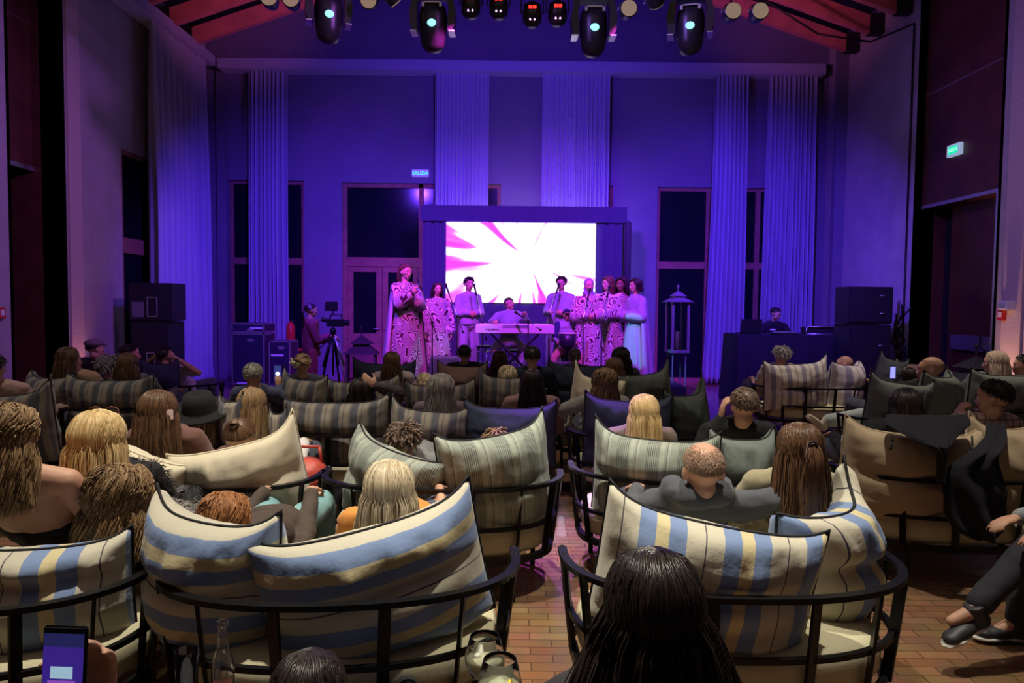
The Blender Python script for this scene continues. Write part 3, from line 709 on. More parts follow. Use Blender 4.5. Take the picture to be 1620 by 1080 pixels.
def sbox(name, pxa, pxb, pyt, pyb, Y, depth, label, back=False, z0=None):
    a, b = P(pxa, pyt, Y), P(pxb, pyb, Y); return speaker_box(name, a.x, b.x, Y, Y+depth, b.z if z0 is None else z0, a.z, label, back)
a = P(235, 505, 11.2); 
sbox('subwoofer', 206, 266, 508.5, 632, 11.3, .6, 'big black bass cabinet beneath the left loudspeaker', True, z0=0)
sbox('loudspeaker', 203, 272, 447, 508, 11.3, .5, 'black loudspeaker on top of the left bass cabinet', True)
sbox('subwoofer', 1346, 1406, 513, 632, 11.3, .6, 'big black bass cabinet beneath the right loudspeaker', z0=0)
sbox('loudspeaker', 1344, 1412, 453, 512.5, 11.3, .5, 'black loudspeaker on top of the right bass cabinet')
p = P(1424, 560, 11.6)
e = empty('cable_bundle', (p.x, 11.6, 0), 0, 'bundle of black cables on a short stand beside the right speakers', 'cables')
bm = bmesh.new(); tube(bm, [(-.05, 0, .01), (-.05, 0, 1.7)], .02); obj('pole', bm, M_alu, e, True)
bm = bmesh.new(); rr = random.Random(4)
for k in range(9):
    pts = [(rr.uniform(-.14, .1), rr.uniform(-.1, .05), z) for z in np.linspace(1.5+rr.uniform(-.2, .2), .3, 6)]; tube(bm, pts, .016, 6)
obj('cables', bm, M_blkp, e, True)
# flight cases
def flight_case(pxa, pxb, pyt, Y, depth, label, z0=None, pyb=None, plate=(.5, .3), name='flight_case'):
    a = P(pxa, pyt, Y); b = P(pxb, pyt, Y); zz0 = 0 if pyb is None else P(pxa, pyb, Y).z
    w = (b.x-a.x)/2; h = a.z-zz0; e = empty(name, ((a.x+b.x)/2, Y+depth/2, zz0), 0, label, 'flight case'); d = depth/2; c0 = .1 if pyb is None else 0
    obj('case', bx(-w+.005, w-.005, -d+.005, d-.005, c0, h-.005, .01), mat('case_laminate', (.02, .02, .045), .4), e)
    bm = bmesh.new(); t = .022
    for sx in (-1, 1):
        for sy in (-1, 1): box(bm, sx*w-(t if sx > 0 else 0), sx*w+(t if sx < 0 else 0), sy*d-(t if sy > 0 else 0), sy*d+(t if sy < 0 else 0), c0, h)
        for z in (c0, h-t): box(bm, sx*w-(t if sx > 0 else 0), sx*w+(t if sx < 0 else 0), -d, d, z, z+t)
    for sy in (-1, 1):
        for z in (c0, h-t): box(bm, -w, w, sy*d-(t if sy > 0 else 0), sy*d+(t if sy < 0 else 0), z, z+t)
    obj('edging', bm, M_alu, e)
    obj('name_plate', bx(w*plate[0]-.11, w*plate[0]+.11, -d-.004, -d+.006, h*plate[1]-.018, h*plate[1]+.018), mat('label_white', (.6, .6, .65), .6), e)
    bm = bmesh.new(); lathe(bm, [(.05, 0), (.05, .006)], 16, Matrix.Translation((w*.15, -d+.004, h-.12)) @ Matrix.Rotation(PI/2, 4, 'X') @ Matrix.Diagonal((1.3, .6, 1, 1))); obj('latch', bm, M_alu, e)
    if pyb is None:
        for sx in (-1, 1):
            for sy in (-1, 1):
                bm = bmesh.new(); M = Matrix.Translation((sx*(w-.08), sy*(d-.08), .045)) @ Matrix.Rotation(PI/2, 4, 'Y'); lathe(bm, [(.045, -.015), (.045, .015)], 16, M); cone(bm, (sx*(w-.08), sy*(d-.08), .05), (sx*(w-.08), sy*(d-.08), .1), .02, .03); obj('castor', bm, M_blkp, e)
    return e
flight_case(366, 418, 527, 13.2, .62, 'tall dark flight case with metal edging by the left curtain', plate=(-.3, .12))
flight_case(366, 418, 511, 13.2, .62, 'shallow flight case lying on top of the tall one', pyb=526, plate=(.5, .5))
flight_case(425, 459, 539, 13.0, .5, 'smaller flight case with an oval latch behind the camera operator', plate=(-.2, .72))
p = P(455, 538, 14.2)
e = empty('fire_extinguisher', (p.x, 14.4, 0), 0, 'red fire extinguisher on a stand behind the smaller flight case', 'fire extinguisher')
bm = bmesh.new(); z = .68; lathe(bm, [(.07, z), (.085, z+.02), (.085, z+.42), (.05, z+.5), (.025, z+.52)], 20); obj('cylinder', bm, M_red, e, True)
bm = bmesh.new(); box(bm, -.02, .1, -.015, .015, z+.53, z+.56); cone(bm, (0, 0, z+.52), (0, 0, z+.55), .02, .02); obj('valve', bm, M_blk, e)
bm = bmesh.new(); box(bm, -.12, .3, -.1, .1, z-.04, z); box(bm, -.02, .02, -.02, .02, 0, z-.04); box(bm, -.15, .15, -.15, .15, 0, .02); obj('stand', bm, M_red, e)

# lanterns
def lantern(px, pyt, Y, w, label, z0=0, post=0, col=None, h=None):
    p = P(px, pyt, Y); tot = p.z-z0; m_ = col or M_blk
    e = empty('lantern', (p.x, Y, z0), .15, label, 'lantern', None)
    b0 = post; bh = tot-post-w*1.0; top = b0+bh
    for sx in (-1, 1):
        for sy in (-1, 1):
            obj('corner_post', bx(sx*w/2-.02, sx*w/2+.02, sy*w/2-.02, sy*w/2+.02, b0, top), m_, e)
    obj('base', bx(-w/2-.03, w/2+.03, -w/2-.03, w/2+.03, b0, b0+.06, .01), m_, e)
    bm = bmesh.new()
    def pyr(r0, r1, z0_, z1_):
        bmesh.ops.create_cone(bm, cap_ends=True, segments=4, radius1=r0*1.414, radius2=r1*1.414, depth=z1_-z0_, matrix=Matrix.Translation((0, 0, (z0_+z1_)/2)) @ Matrix.Rotation(PI/4, 4, 'Z'))
    pyr(w/2+.07, w*.3, top, top+w*.28); pyr(w*.3, w*.28, top+w*.28, top+w*.36); pyr(w*.42, .02, top+w*.36, top+w*.66)
    obj('roof', bm, m_, e)
    bm = bmesh.new(); cone(bm, (0, 0, top+w*.64), (0, 0, top+w*.92), .012, .008); ell(bm, (0, 0, top+w*.95), (.022, .022, .03)); obj('finial', bm, m_, e)
    g = bmesh.new()
    for s in (-1, 1):
        box(g, -w/2+.02, w/2-.02, s*w/2-.003, s*w/2+.003, b0+.06, top); box(g, s*w/2-.003, s*w/2+.003, -w/2+.02, w/2-.02, b0+.06, top)
    obj('glass', g, mat('lantern_glass', (.8, .8, .9), .02, trans=1, ior=1.04), e)
    bm = bmesh.new(); lathe(bm, [(w*.14, b0+.06), (w*.14, b0+.06+bh*.35)], 16); obj('candle', bm, mat('candle_wax', (.6, .56, .5), .6), e, True)
    if post:
        for sx in (-1, 1):
            for sy in (-1, 1):
                bm = bmesh.new(); cone(bm, (sx*w*.42, sy*w*.42, post), (sx*w*.42, sy*w*.42, 0), .012, .012); obj('leg', bm, m_, e)
    return e
lantern(572, 516, 13.6, .5, 'large dark lantern on the floor before the glazed door')
lantern(1073, 452, 12.4, .27, 'tall lantern on thin legs right of the singers', post=.8, col=mat('lantern_paint', (.1, .12, .16), .4))
lantern(1545, 545, 8.6, .42, 'big dark floor lantern by the right wall behind the bald man')

# video camera on tripod
p = P(527, 508, 11.0)
e = empty('video_camera', (p.x, 11.0, 0), 0, 'black video camera with a monitor on a tall tripod', 'camera'); h = p.z
for k, a in enumerate((-2.2, -.3, 1.4)):
    bm = bmesh.new(); tube(bm, [(.03*math.cos(a), .03*math.sin(a), h-.25), (.33*math.cos(a), .33*math.sin(a), .015)], .016); tube(bm, [(.03*math.cos(a), .03*math.sin(a), h-.25), (.18*math.cos(a), .18*math.sin(a), h*.5)], .022); obj('leg', bm, M_frame if k != 1 else M_alu, e, True)
bm = bmesh.new(); cone(bm, (0, 0, .5), (0, 0, h-.12), .016, .02); ell(bm, (0, 0, h-.15), (.05, .05, .06)); tube(bm, [(0, 0, h-.13), (-.12, -.1, h-.35), (-.2, -.14, h-.42)], .01); obj('tripod_head', bm, M_blk, e, True)
bm = bmesh.new(); box(bm, -.09, .16, -.05, .05, h-.08, h+.03, bev=.01); cone(bm, (.16, 0, h-.02), (.24, 0, h-.02), .045, .05); cone(bm, (-.09, 0, h+.01), (-.17, 0, h+.03), .03, .035); tube(bm, [(-.05, 0, h+.03), (-.03, 0, h+.1), (.12, 0, h+.1), (.14, 0, h+.03)], .012, 6); obj('camera_body', bm, M_blkp, e)
bm = bmesh.new(); box(bm, -.12, .07, -.02, 0, h+.15, h+.29, bev=.006); cone(bm, (0, -.01, h+.08), (0, -.01, h+.15), .01, .01); obj('monitor', bm, M_blkp, e)

# mixing desk
DYF = 11.9
x0, x1 = P(1168, 531, DYF).x, P(1352, 531, DYF).x; zt = P(1250, 531, DYF).z
e = empty('mixing_desk', ((x0+x1)/2, DYF+.4, 0), 0, 'long desk under a black cloth at the right of the stage', 'table'); w = (x1-x0)/2
obj('table_top', bx(-w, w, -.38, .38, zt-.05, zt), M_blk, e)
for sx in (-1, 1):
    for sy in (-1, 1): obj('leg', bx(sx*(w-.06)-.02, sx*(w-.06)+.02, sy*.32-.02, sy*.32+.02, 0, zt-.05), M_frame, e)
def ring(i, j, n=120):
    t = i/n*4; k = int(t); f = t-k; c = [(-w, -.4), (w, -.4), (w, .4), (-w, .4)]
    a, b = c[k % 4], c[(k+1) % 4]; x = a[0]+(b[0]-a[0])*f; y = a[1]+(b[1]-a[1])*f
    v = j/10; fo_ = .03*v*math.sin(i*1.15)+.02*v*math.sin(i*.43); nx, ny = ((0, -1), (1, 0), (0, 1), (-1, 0))[k % 4]
    return (x+nx*(.01+fo_+.04*v), y+ny*(.01+fo_+.04*v), zt*(1-v)+.012)
vs, fs = grid_mesh(ring, 120, 11, True); me = bpy.data.meshes.new('c'); 
k = len(vs); vs.append((0, 0, zt+.013)); fs += [(i, (i+1) % 120, k) for i in range(120)]
me.from_pydata(vs, [], fs); o = link('table_cover', me, mat('black_cloth', (.009, .009, .018), .85), None, False); o.location = e.location
tag(o, 'black cloth draped over the long desk down to the floor', 'tablecloth')
def on_desk(name, px, Y, label, cat):
    return empty(name, (P(px, 530, Y).x, Y, zt+.014), 0, label, cat)
l = on_desk('laptop', 1187, 12.15, 'open black laptop at the left end of the mixing desk', 'laptop')
obj('keyboard_base', bx(-.17, .17, -.0, .24, 0, .02, .004), M_blkp, l)
bm = bmesh.new(); box(bm, -.17, .17, -.01, .002, 0, .24, M=Matrix.Translation((0, 0, .015)) @ Matrix.Rotation(.28, 4, 'X'), bev=.003); obj('lid', bm, M_blkp, l)
l = on_desk('rack_unit', 1294, 12.2, 'pale framed rack unit on the right half of the desk', 'audio equipment')
obj('chassis', bx(-.24, .24, -.14, .14, .01, .12, .008), M_blkp, l)
bm = bmesh.new(); tube(bm, [(-.25, -.15, .012), (-.25, -.15, .11), (-.22, -.15, .13), (.22, -.15, .13), (.25, -.15, .11), (.25, -.15, .012), (-.25, -.15, .012)], .011, 6); obj('frame', bm, M_alu, l, True)
l = on_desk('mixer', 1240, 12.1, 'small audio mixer in front of the man in the black t-shirt', 'audio equipment')
obj('body', bx(-.2, .2, -.12, .12, 0, .03, .005), M_blkp, l)
bm = bmesh.new()
for a in range(7):
    for b in range(3): cone(bm, (-.15+a*.05, -.06+b*.06, .03), (-.15+a*.05, -.06+b*.06, .05), .009, .009, 8)
obj('knobs', bm, M_alu, l)
# ================================================================== lounge sofas
def plan(t, a, b, ext):
    """t from -1 (left arm front) to 1 (right arm front); back at y=-b"""
    tt = max(-1, min(1, t/.86)); al = tt*PI/2
    x = a*math.copysign(abs(math.sin(al))**.85, al); y = -b*abs(math.cos(al))**.8
    if abs(t) > .86: y += (abs(t)-.86)/.14*ext
    return x, y
SOFAS = {}
def sofa(key, x, yb, label, yaw=0, Wd=1.34, dep=.47, seat=None, rail=.62):
    a = Wd/2; b = dep; e = empty('lounge_sofa', (x, yb+b, 0), yaw, label, 'sofa', 'black metal lounge sofas'); e.location = (x-b*math.sin(yaw)*1, yb+b*math.cos(yaw), 0); ext = .05
    ts = np.linspace(-1, 1, 49)
    def strip(zc, hz, wr, sc, closed=False, dz=0):
        bm = bmesh.new(); rows = []
        for i, t in enumerate(ts):
            x1, y1 = plan(t, a*sc, b*sc, ext); x2, y2 = plan(min(1, t+.01), a*sc, b*sc, ext); x0, y0 = plan(max(-1, t-.01), a*sc, b*sc, ext)
            d = Vector((x2-x0, y2-y0, 0)).normalized(); n = Vector((d.y, -d.x, 0)); c = Vector((x1, y1, zc+dz*max(0, abs(t)-.75)/.25))
            rows.append([bm.verts.new(c+n*u*wr/2+Vector((0, 0, w*hz/2))) for u, w in ((-1, -1), (1, -1), (1, 1), (-1, 1))])
        if closed:
            x1, y1 = plan(1, a*sc, b*sc, ext)
            for q in np.linspace(0, PI, 26)[1:-1]:
                c = Vector((x1*math.copysign(abs(math.cos(q))**.8, math.cos(q)), y1+.36*math.sin(q)**.8, zc)); rows.append([bm.verts.new(c+Vector((0, u*wr/2, w*hz/2))) for u, w in ((-1, -1), (1, -1), (1, 1), (-1, 1))])
        for A, B in zip(rows, rows[1:]):
            for k in range(4): bm.faces.new((A[k], A[(k+1) % 4], B[(k+1) % 4], B[k]))
        if closed:
            for k in range(4): bm.faces.new((rows[-1][k], rows[-1][(k+1) % 4], rows[0][(k+1) % 4], rows[0][k]))
        else: bm.faces.new(rows[0]); bm.faces.new(rows[-1][::-1])
        bmesh.ops.bevel(bm, geom=list(bm.edges), offset=.0015, segments=1, affect='EDGES') if False else None
        return bm
    obj('top_rail', strip(rail, .02, .034, 1), M_frame, e)
    obj('middle_rail', strip(.4, .02, .022, .95), M_frame, e)
    obj('bottom_rail', strip(.22, .035, .03, .92, True), M_frame, e)
    for t in (-.62, -.37, -.12, .12, .37, .62):
        x1, y1 = plan(t, a, b, ext); x2, y2 = plan(t, a*.93, b*.93, ext); n = math.atan2(y1, x1)
        bm = bmesh.new(); M = Matrix.Identity(4)
        d = Vector((x1-x2, y1-y2, rail-.22)); c = Vector(((x1+x2)/2, (y1+y2)/2, (rail+.22)/2))
        q = d.normalized().to_track_quat('Z', 'Y').to_matrix().to_4x4()
        tx, ty = plan(t+.01, a, b, ext); fl = math.atan2(ty-y1, tx-x1)
        box(bm, -.02, .02, -.006, .006, -d.length/2, d.length/2, M=Matrix.Translation(c) @ q @ Matrix.Rotation(fl, 4, 'Z'))
        obj('slat', bm, M_frame, e)
    for s in (-1, 1):
        for t, lean in ((.999, .0), (.84, .02)):
            x1, y1 = plan(s*t, a, b, ext); x2, y2 = plan(s*t, a*.93, b*.93, ext)
            bm = bmesh.new(); limb(bm, [(x1, y1, rail), (x2, y2+lean, .22)], [.014, .014], 6); obj('arm_bar', bm, M_frame, e)
        for t in (.8, .35):
            x1, y1 = plan(s*t, a*.93, b*.93, ext)
            if t > .5: x1, y1 = s*a*.78, .2
            bm = bmesh.new(); box(bm, x1-.014, x1+.014, y1-.014, y1+.014, 0, .24); obj('leg', bm, M_frame, e)
    # seat cushion
    bm = bmesh.new(); out = []
    for t in np.linspace(-1, 1, 33): out.append(plan(t, a*.9, b*.9, ext*.6))
    xm, ym = out[-1]; out += [(xm*math.copysign(abs(math.cos(q))**.8, math.cos(q)), ym+.38*math.sin(q)**.8) for q in np.linspace(0, PI, 22)[1:-1]]
    prof = [(.9, .245), (.97, .25), (1, .275), (1, .35), (.97, .38), (.88, .395), (.6, .4)]
    rows = [[bm.verts.new((x_*s, (y_+.05)*s-.05, z)) for x_, y_ in out] for s, z in prof]
    for A, B in zip(rows, rows[1:]):
        for k in range(len(out)): bm.faces.new((A[k], A[(k+1) % len(out)], B[(k+1) % len(out)], B[k]))
    bm.faces.new(rows[0][::-1]); bm.faces.new(rows[-1])
    obj('seat_cushion', bm, seat or M_seat, e, True)
    SOFAS[key] = e
    return e
def back_cushion(label, pl, pr, pt, Y, m, yaw=0, roll=0, lean=.1, bend=.12, earL=.03, earR=.03, zb=.34, thick=.33, rail=True, group='large back cushions', pipe=None, seed=None, sag=.045, rot90=False):
    """back cushion whose silhouette spans pixels pl..pr at depth Y with its top edge near pt"""
    a, b = P(pl, pt, Y), P(pr, pt, Y); w = (b.x-a.x)/max(.5, math.cos(yaw)); zt = P((pl+pr)/2, pt, Y).z; h = zt-zb
    base_shift = math.sin(lean)*h
    rn = (seed if seed is not None else int(pl*3+pt)) % 97
    e = empty('back_cushion', ((a.x+b.x)/2, Y+base_shift, 0), yaw, label, 'cushion', group)
    nu, nv = 40, 30
    def pos(u, v, s):
        x = u*w/2*(1-.02*(1-v*v)); z = v*h/2
        z -= sag*h*(1-u**6)*(1 if v > 0 else .3)*v
        if v > 0: z += (earL if u < 0 else earR)*(abs(u)**5)*v*v*1.6
        T = thick/2*max(0, (1-u**2)*(1-v**2))**.33*(1-.10*u*u)
        # creases running in from the edges
        ed = max(abs(u), abs(v)); cr = noise.noise((u*7+rn, v*7, 3.3*s))*.013*ed**2 + noise.noise((u*2.3+rn*2, v*2.1, s))*.022
        cr += .055*abs(noise.noise((u*7+rn, 1.3*v, s*5)))*max(0, v-.2)*(1-v)*3
        y = s*(T+(cr if T > .005 else 0))
        zz = z+h/2+zb; 
        if rail and s < 0: y += .045*math.exp(-((zz-.62)/.035)**2)*(1-u*u)**.5
        y += bend*u*u
        # lean back about the bottom
        z2 = z+h/2; y2 = y-math.sin(lean)*z2; z3 = z2*math.cos(lean*.35)
        cr_, sr = math.cos(roll), math.sin(roll)
        return (x*cr_-(z3-h/2)*sr, y2, x*sr+(z3-h/2)*cr_+h/2+zb)
    vs = []; idx = {}; uvs = []
    def vid(i, j, s):
        edge = i in (0, nu-1) or j in (0, nv-1); k = (i, j, 0 if edge else s)
        if k not in idx:
            u = -1+2*i/(nu-1); v = -1+2*j/(nv-1)
            u = math.copysign(abs(u)**.9, u); v = math.copysign(abs(v)**.9, v)
            idx[k] = len(vs); vs.append(pos(u, v, s if not edge else 0)); uvs.append((u*w/2+10+rn*.013, v*h/2+10-.02))
        return idx[k]
    fs = []
    for s in (-1, 1):
        for i in range(nu-1):
            for j in range(nv-1):
                q = (vid(i, j, s), vid(i+1, j, s), vid(i+1, j+1, s), vid(i, j+1, s)); fs.append(q if s < 0 else q[::-1])
    me = bpy.data.meshes.new('cushion'); me.from_pydata(vs, [], fs)
    uv = me.uv_layers.new(name='UVMap')
    li = np.zeros(len(me.loops), dtype=np.int32); me.loops.foreach_get('vertex_index', li)
    uv.data.foreach_set('uv', np.array(uvs)[li].astype(np.float32).ravel())
    link('cover', me, m, e, True)
    pts = []
    for i in range(nu): pts.append(vs[idx[(i, nv-1, 0)]])
    for j in range(nv-2, -1, -1): pts.append(vs[idx[(nu-1, j, 0)]])
    for i in range(nu-2, -1, -1): pts.append(vs[idx[(i, 0, 0)]])
    for j in range(1, nv-1): pts.append(vs[idx[(0, j, 0)]])
    pts = [Vector(p) for p in pts]; n = len(pts); pv = []; pf = []
    for k in range(n):
        d = (pts[(k+1) % n]-pts[k-1]).normalized(); s1 = d.cross(Vector((0, 1, .01))).normalized(); s2 = d.cross(s1)
        for q in range(5): t = 2*PI*q/5; pv.append(pts[k]+(s1*math.cos(t)+s2*math.sin(t))*.0065)
    for k in range(n):
        for q in range(5): pf.append((k*5+q, k*5+(q+1) % 5, ((k+1) % n)*5+(q+1) % 5, ((k+1) % n)*5+q))
    pm = bpy.data.meshes.new('piping'); pm.from_pydata(pv, [], pf); link('piping', pm, pipe or M_pipe, e, True)
    return e
# row 1 (nearest)
sofa('s1', -2.0, 2.25, 'sofa at the left edge with blue and cream striped cushions, nearest row', -.12, 1.3)
sofa('s2', -.58, 2.33, 'sofa in the nearest row whose cushion stripes run sideways', .10, 1.30)
sofa('s3', .86, 2.42, 'nearest sofa at right holding the bald man and ponytail woman', .02, 1.28)
back_cushion('blue and cream upright-striped cushion at the left edge of the nearest row', -90, 180, 862, 2.55, M_awn, .22, .0, bend=.08, earR=.02, seed=3)
back_cushion('sideways-striped cushion, left one of the nearest middle sofa', 198, 428, 815, 2.56, M_awnh, -.28, -.10, lean=.13, bend=.1, earL=.03, earR=.03, seed=5)
back_cushion('sideways-striped cushion, right one of the nearest middle sofa', 408, 772, 826, 2.53, M_awnh, .22, .22, lean=.13, bend=.1, earL=.03, earR=.03, seed=6)
back_cushion('wide upright-striped cushion behind the bald man in the grey hoodie', 948, 1300, 820, 2.58, M_awn, -.16, -.15, lean=.12, bend=.1, earL=.03, earR=.01, seed=2)
back_cushion('upright-striped cushion curving round the right arm of the nearest right sofa', 1262, 1412, 800, 2.82, M_awn, .62, .12, lean=.12, bend=.16, earL=.0, earR=.08, thick=.3, seed=8)
# row 2
sofa('s4', -1.76, 3.72, 'second row sofa at left with plain cream cushions', .02, 1.38)
sofa('s5', -.39, 3.80, 'second row sofa in the middle with grey-green pinstripe cushions', .0, 1.36)
sofa('s6', 1.03, 4.02, 'second row sofa right of the aisle holding the man with raised hand', -.02, 1.34)
sofa('s7', 2.72, 4.12, 'second row sofa at right with beige cushions and a black jacket', .04, 1.42)
back_cushion('cream cushion, left one, leaning behind the golden blonde woman', 116, 284, 706, 3.8, M_cream, -.22, -.3, bend=.08, earL=.05, earR=.0, pipe=M_cream)
back_cushion('cream cushion, big right one with a high pointed right corner', 276, 474, 700, 3.88, M_cream, .25, .2, bend=.14, earL=.0, earR=.06, pipe=M_cream)
back_cushion('grey-green pinstripe cushion, left one of the middle second row sofa', 531, 692, 704, 3.96, M_grn, -.36, -.26, bend=.1, earL=.03, earR=.0)
back_cushion('grey-green pinstripe cushion, right one rising to a corner by the aisle', 702, 880, 681, 3.96, M_grn, .3, .15, bend=.12, earL=.02, earR=.04)
back_cushion('grey-green pinstripe cushion behind the long blonde hair right of the aisle', 940, 1133, 690, 4.13, M_grn, -.3, -.04, bend=.1, earL=.05)
back_cushion('plain dark green cushion directly behind the bald man', 1128, 1236, 690, 4.15, M_sage, .1, 0, bend=.1)
back_cushion('beige cushion under the black jacket in the right second row sofa', 1345, 1562, 682, 4.26, M_beige, -.03, -.05, bend=.1, earL=.04, pipe=M_beige)
back_cushion('beige cushion at the right edge next to the jacket', 1550, 1668, 672, 4.3, M_beige, .1, .05, bend=.1, earL=.05, pipe=M_beige)
# row 3
sofa('s12', -4.35, 5.3, 'third row sofa at the far left edge behind the curly haired woman', .05, 1.34)
sofa('s8b', -2.2, 4.72, 'sofa hidden behind the cream cushions holding the black hat and the long blonde hair', .0, 1.02)
sofa('s8', -1.2, 5.35, 'third row sofa with one wide dark striped cushion at its left', .0, 1.02)
sofa('s9', -.2, 5.35, 'third row sofa with a striped and a plain navy cushion', -.02, 1.0)
sofa('s10', 1.02, 5.35, 'third row sofa right of the aisle with plain navy cushions', .0, 1.14)
back_cushion('dark brown striped cushion at the far left edge of the third row', -60, 70, 622, 5.46, M_dst, 0, .06, earR=.06)
back_cushion('wide dark striped cushion left of the head-scratching person', 442, 612, 633, 5.5, M_dst, 0, 0, bend=.1, earL=.0)
back_cushion('dark striped cushion sloping down beneath the mauve haired person', 612, 738, 647, 5.46, M_dst, .02, -.08, bend=.1, earL=.05)
back_cushion('long plain navy cushion in front of the person in the dark hood', 733, 882, 642, 5.48, M_navy, 0, 0, bend=.1)
back_cushion('plain navy cushion in the third row right of the aisle', 926, 1066, 630, 5.48, M_navy, 0, -.02, bend=.08)
back_cushion('dark green-black cushion rising to a corner beside the floor gap', 1058, 1127, 620, 5.6, M_dgrn, .35, .10, bend=.1, earR=.08)
back_cushion('narrow dark striped cushion just left of the long dark blonde hair', 345, 384, 630, 4.98, M_dst, -.1, .0, bend=.03, thick=.2)
back_cushion('narrow dark striped cushion just right of the long dark blonde hair', 424, 450, 650, 4.98, M_dst, .1, .0, bend=.03, thick=.16)
# row 4
sofa('s11', -3.8, 6.5, 'fourth row sofa at left with a cream and navy striped cushion', .0, 1.36)
sofa('s14', -1.65, 6.8, 'fourth row sofa left of centre with several striped cushions', .0, 1.3)
sofa('s15', -.4, 6.7, 'fourth row sofa at centre with striped cushions', .0, 1.25)
sofa('s18', .98, 6.75, 'fourth row sofa right of the aisle with cream and dark green cushions', .0, 1.2)
back_cushion('cream and navy striped cushion at left below the long brown bob', 100, 238, 598, 6.62, M_dst, 0, .0, bend=.06, earR=.03)
back_cushion('dark striped cushion with blue piping, turned sideways at left', 30, 110, 594, 6.8, M_dst, -.2, -.05, bend=.1, earL=.03)
back_cushion('pale striped cushion under the woman with the flower clip', 440, 512, 597, 6.8, M_dst, -.1, -.08, bend=.08, earL=.06)
back_cushion('striped cushion in the fourth row left of the auburn haired woman', 512, 632, 601, 6.94, M_dst, 0, .04, bend=.08, earR=.03)
back_cushion('small striped cushion between auburn and mauve heads', 640, 752, 607, 6.85, M_dst, 0, .03, bend=.08, earR=.03)
back_cushion('striped cushion with a zigzag white edge left of the dark hood', 756, 836, 594, 6.85, M_dst, 0, -.03, bend=.08, earL=.06)
back_cushion('cream cushion with a pointed left corner by the aisle', 902, 990, 595, 6.85, M_cream, 0, -.12, bend=.08, earL=.1)
back_cushion('dark green cushion rising to the right before the cyan lit robe', 980, 1068, 588, 6.9, M_dgrn, .05, .12, bend=.08, earL=.0, earR=.08)
# row 5
sofa('s13', -4.1, 8.3, 'fifth row sofa at left where the man clasps his hands behind his head', .0, 1.3)
sofa('s16', -1.75, 8.4, 'fifth row sofa holding the auburn haired woman in the ribbed sweater', .0, 1.25)
sofa('s17', -.55, 8.5, 'fifth row sofa with a plain brown cushion', .0, 1.2)
sofa('s21', .62, 8.4, 'fifth row sofa with dark blue cushions by the wedge monitor', .0, 1.25)
back_cushion('plain grey cushion left of the man with hands behind his head', 222, 278, 573, 8.45, M_navy, 0, 0, bend=.06)
back_cushion('dark blue cushion behind the auburn haired woman', 555, 655, 573, 8.55, M_navy, 0, -.04, bend=.06, earL=.03)
back_cushion('plain brown cushion below the left wedge monitor', 690, 770, 577, 8.62, M_brown, 0, -.03, bend=.05)
back_cushion('dark blue cushion behind the shaven head near the right wedge', 868, 980, 576, 8.55, M_navy, 0, .0, bend=.06)
# right hand group
sofa('s19', 3.68, 8.75, 'far right group sofa with white and lilac striped cushions', -.02, 1.3)
sofa('s20', 3.68, 6.3, 'right group sofa with sage cushions under the bald man in black', .12, 1.25)
sofa('s22', 5.1, 6.9, 'sofa at the right edge under the blonde bob', .0, 1.35)
sofa('s23', 5.15, 9.0, 'dark sofa behind the bald man in black near the right wall', -.2, 1.3, seat=M_blk)
back_cushion('white and lilac striped cushion with a raised right corner', 1213, 1314, 573, 8.88, M_wht, 0, .07, bend=.06, earR=.06)
back_cushion('white and lilac striped cushion bent around the right arm', 1322, 1375, 575, 9.0, M_wht, .35, 0, bend=.14, earL=.02)
back_cushion('sage cushion left of the bald man in black', 1378, 1472, 602, 6.45, M_sage, -.15, -.12, bend=.06, earL=.04)
back_cushion('sage cushion folded behind the back of the bald man in black', 1474, 1526, 592, 6.65, M_sage, .45, .05, bend=.14, earL=.03, thick=.28)
back_cushion('sage cushion at the right edge under the resting hand', 1540, 1650, 590, 7.05, M_sage, 0, -.02, bend=.06, earL=.03)
back_cushion('dark pinstripe cushion, tilted, right of the white and lilac pair', 1388, 1432, 566, 9.15, M_dgrn, -.1, -.2, bend=.05, earL=.05)
back_cushion('dull brown cushion behind the bald man in black', 1418, 1475, 573, 9.15, M_brown, 0, -.05, bend=.05)
sofa('s24', 3.9, 2.75, 'black metal sofa mostly beyond the right edge of the nearest row', 1.3, 1.3)
# ================================================================== people
def V(*a): return Vector(a)
def hand(bm, w, d, n, sgn=1, curl=.5, s=1, spread=1):
    """w wrist, d finger direction, n palm normal, sgn +1 thumb on d x n side"""
    d = Vector(d).normalized(); n = Vector(n); n = (n-d*n.dot(d)).normalized(); sd = d.cross(n)*sgn
    R = Matrix((sd, d, n)).transposed()
    ell(bm, w+d*.048*s, (.04*s, .052*s, .017*s), R)
    ell(bm, w+d*.01*s, (.028*s, .03*s, .02*s), R)
    for i in range(4):
        off = (.03-.02*i)*s; L = (.072, .08, .075, .058)[i]*s; b = w+d*(.085-.004*abs(i-1))*s+sd*off
        dir_ = (d+sd*(.10-.07*i)*spread).normalized(); pts = [b-dir_*.03*s, b]; a = 0; q = b.copy()
        for k, f in enumerate((.42, .33, .25)):
            a += curl*(.5, .75, .5)[k]+ .04*i
            q = q+(dir_*math.cos(a)+n*math.sin(a))*L*f; pts.append(q.copy())
        limb(bm, pts, [.009*s, .0092*s, .0085*s, .008*s, .0068*s], 7)
    b = w+d*.02*s+sd*.026*s; t1 = (d*.62+sd*.7+n*.25).normalized(); t2 = (d*.8+sd*.25+n*(.2+curl*.5)).normalized()
    limb(bm, [b, b+t1*.04*s, b+t1*.04*s+t2*.03*s, b+t1*.04*s+t2*.052*s], [.015*s, .0105*s, .0095*s, .008*s], 7)

